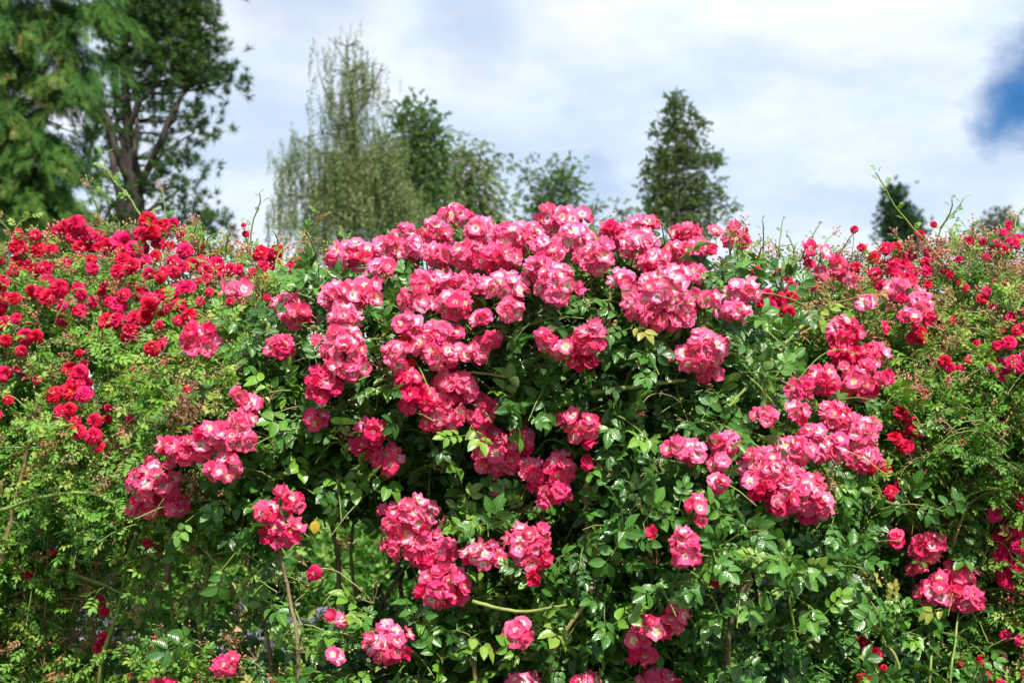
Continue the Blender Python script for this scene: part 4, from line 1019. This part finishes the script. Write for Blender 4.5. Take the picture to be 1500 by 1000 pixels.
for pp, key, kw in (
  ([(216, 335), (190, 290), (165, 262), (150, 232), (148, 222)], 'red_l', dict(ll=.05, r=1.4, tint=.85)), ([(150, 345), (148, 310), (142, 280)], 'red_l', dict(ll=.035, buds=True)), ([(245, 335), (240, 300), (236, 280)], 'red_l', dict(ll=.025, buds=True)),
  ([(10, 370), (25, 330), (42, 318)], 'red_l', dict(ll=.045, tint=.9)), ([(5, 380), (18, 345), (2, 322)], 'red_l', dict(ll=.045, tint=.9)),
  ([(365, 380), (372, 330), (385, 300), (386, 288)], 'red_l', dict(ll=.028)), ([(352, 375), (358, 350), (350, 318)], 'red_l', dict(ll=.02)), ([(362, 375), (363, 350), (362, 340)], 'red_l', dict(ll=.012, buds=True)),
  ([(405, 375), (410, 355), (408, 345)], 'red_l', dict(ll=.03)), ([(448, 372), (455, 345), (470, 330), (474, 318)], 'red_l', dict(ll=.042, tint=.9)), ([(430, 380), (440, 350), (446, 335)], 'red_l', dict(ll=.035)), ([(470, 380), (490, 362), (500, 352)], 'pink', dict(ll=.04)), ([(500, 372), (510, 355), (505, 342)], 'red_l', dict(ll=.03, tint=.9)),
  ([(1395, 400), (1350, 350), (1310, 305), (1290, 272), (1277, 256)], 'red_r', dict(ll=.034, r=1.5)), ([(1372, 375), (1378, 335), (1400, 308), (1412, 290)], 'red_r', dict(ll=.034, r=1.4)), ([(1378, 335), (1388, 310), (1384, 296)], 'red_r', dict(ll=.026)),
  ([(1488, 350), (1490, 325), (1500, 308), (1512, 302)], 'red_r', dict(ll=.035)), ([(1400, 372), (1395, 340), (1402, 325)], 'red_r', dict(ll=.03, tint=.9)), ([(1140, 375), (1144, 345), (1148, 320)], 'red_r', dict(ll=.016, tint=.3)), ([(1176, 372), (1186, 350), (1196, 332)], 'red_r', dict(ll=.018, tint=.3)), ([(1165, 370), (1158, 352), (1152, 342)], 'red_r', dict(ll=.016, tint=.3)),
  ([(1208, 372), (1212, 352), (1224, 342)], 'red_r', dict(ll=.02, tint=.3, buds=True)), ([(1225, 378), (1234, 360), (1243, 343)], 'red_r', dict(ll=.012)), ([(1118, 375), (1116, 345), (1112, 328)], 'red_r', dict(ll=.03)), ([(1100, 372), (1102, 352), (1098, 340)], 'red_r', dict(ll=.028)), ([(1325, 378), (1322, 355), (1318, 345)], 'red_r', dict(ll=.022, buds=True)),
  ([(1430, 375), (1436, 350), (1440, 340)], 'red_r', dict(ll=.025, buds=True)), ([(1475, 370), (1484, 345), (1480, 335)], 'red_r', dict(ll=.025, buds=True)), ([(1085, 380), (1078, 400), (1062, 408)], 'red_r', dict(ll=.03, tint=.9)), ([(285, 372), (292, 350), (290, 330)], 'red_l', dict(ll=.03, buds=True)), ([(330, 378), (336, 355), (345, 345)], 'red_l', dict(ll=.025, buds=True)),
  ([(70, 372), (62, 345), (50, 338)], 'red_l', dict(ll=.03, buds=True)), ([(172, 352), (176, 330), (172, 318)], 'red_l', dict(ll=.03)),
  ([(1180, 470), (1205, 450), (1240, 440), (1262, 436)], 'pink', dict(ll=.07, tint=.9, tp=LEAF_BIG, step=.04)), ([(1170, 490), (1200, 475), (1235, 462)], 'pink', dict(ll=.065, tint=.9, tp=LEAF_BIG, step=.04)), ([(650, 885), (700, 872), (740, 868)], 'pink', dict(ll=.075, tint=.75, tp=LEAF_BIG, step=.04)), ([(770, 560), (810, 545), (860, 560)], 'pink', dict(ll=.07, tint=.85, tp=LEAF_BIG, step=.035)), ([(810, 600), (840, 575), (900, 580)], 'pink', dict(ll=.07, tint=.8, tp=LEAF_BIG, step=.035)), ([(190, 900), (205, 880), (240, 875)], 'pink', dict(ll=.07, tint=.8, tp=LEAF_BIG, step=.035))):
    shoot(pp, key, **kw)
for i in range(46):
    x = random.choice((random.uniform(0, 480), random.uniform(1060, 1500))); y = float(np.interp(x, TOPX, TOPY))
    shoot([(x, y + 15), (x + random.uniform(-6, 6), y - 6), (x + random.uniform(-14, 14), y - random.uniform(10, 26))], 'red_l' if x < 700 else 'red_r', ll=.026, buds=i % 2 == 0, tint=.75)

# one yellowed leaf
yp = front(np.array([470.]), np.array([758.]))[0] + [0, -.08, 0]
mb = MB(); mb.add(leaflet(6, .75, .3, .2).moved(frames(np.array([[-.15, -.1, -1.]]), np.array([[0, -1., .3]]))[0] * .030, yp), .5)
mb.build('yellowed_leaf', M_yellow, bush['pink'], label='single yellow leaf')

# ---------------------------------------------------------------- wires, stake and post
def wire(label, a, b_, z0):
    p0 = front(np.array([a[0]]), np.array([a[1]]))[0]; p1 = front(np.array([b_[0]]), np.array([b_[1]]))[0]
    y = max(p0[1], p1[1]) - .05
    pts = [P(a[0] - (300 if a[0] < 50 else 60), a[1] + 3, y + (0 if a[0] < 50 else .3)), P(a[0], a[1], y), P((a[0] + b_[0]) / 2, (a[1] + b_[1]) / 2 + 3, y), P(b_[0], b_[1], y), P(b_[0] + 120, b_[1], y + .4)]
    mb = MB(); mb.add(tube(smooth_path(pts, 24), [.0014], 5)); o = mb.build('training_wire', M_wire)
    o['label'] = label; o['category'] = 'wire'; o['group'] = 'training wires strung through the roses'
wire('upper thin wire running beside the leftmost pink truss', (250, 517), (400, 516), 0)
wire('lower thin wire crossing the red rose under its crimson cluster', (0, 655), (235, 643), 0)
def solid(name, label, cat, path, r, m, sides=10):
    mb = MB(); mb.add(tube(path, [r], sides)); o = mb.build(name, m); o['label'] = label; o['category'] = cat
q0 = P(0, 840, 3.95); q1 = P(165, 1010, 3.75); dq = q1 - q0
t_ = -(q1[2]) / dq[2]
solid('metal_stake', 'grey metal prop leaning low behind the canes at far left', 'stake', [q0 - dq * .5, q0, q1, q1 + dq * t_], .011, M_steel)
q = P(878, 800, 4.2)
solid('wooden_post', 'grey weathered post upright behind the leaves below the middle', 'post', [(q[0], 4.2, 0), (q[0], 4.2, 1.0), (q[0], 4.2, 1.62)], .03, M_post, 8)

for o in scene.objects:
    if o.type == 'MESH' and o.parent is None and not o.get('kind') and not o.get('category'): print('UNTAGGED', o.name)
print('PINK', n_pink, 'OBJ', len(scene.objects))
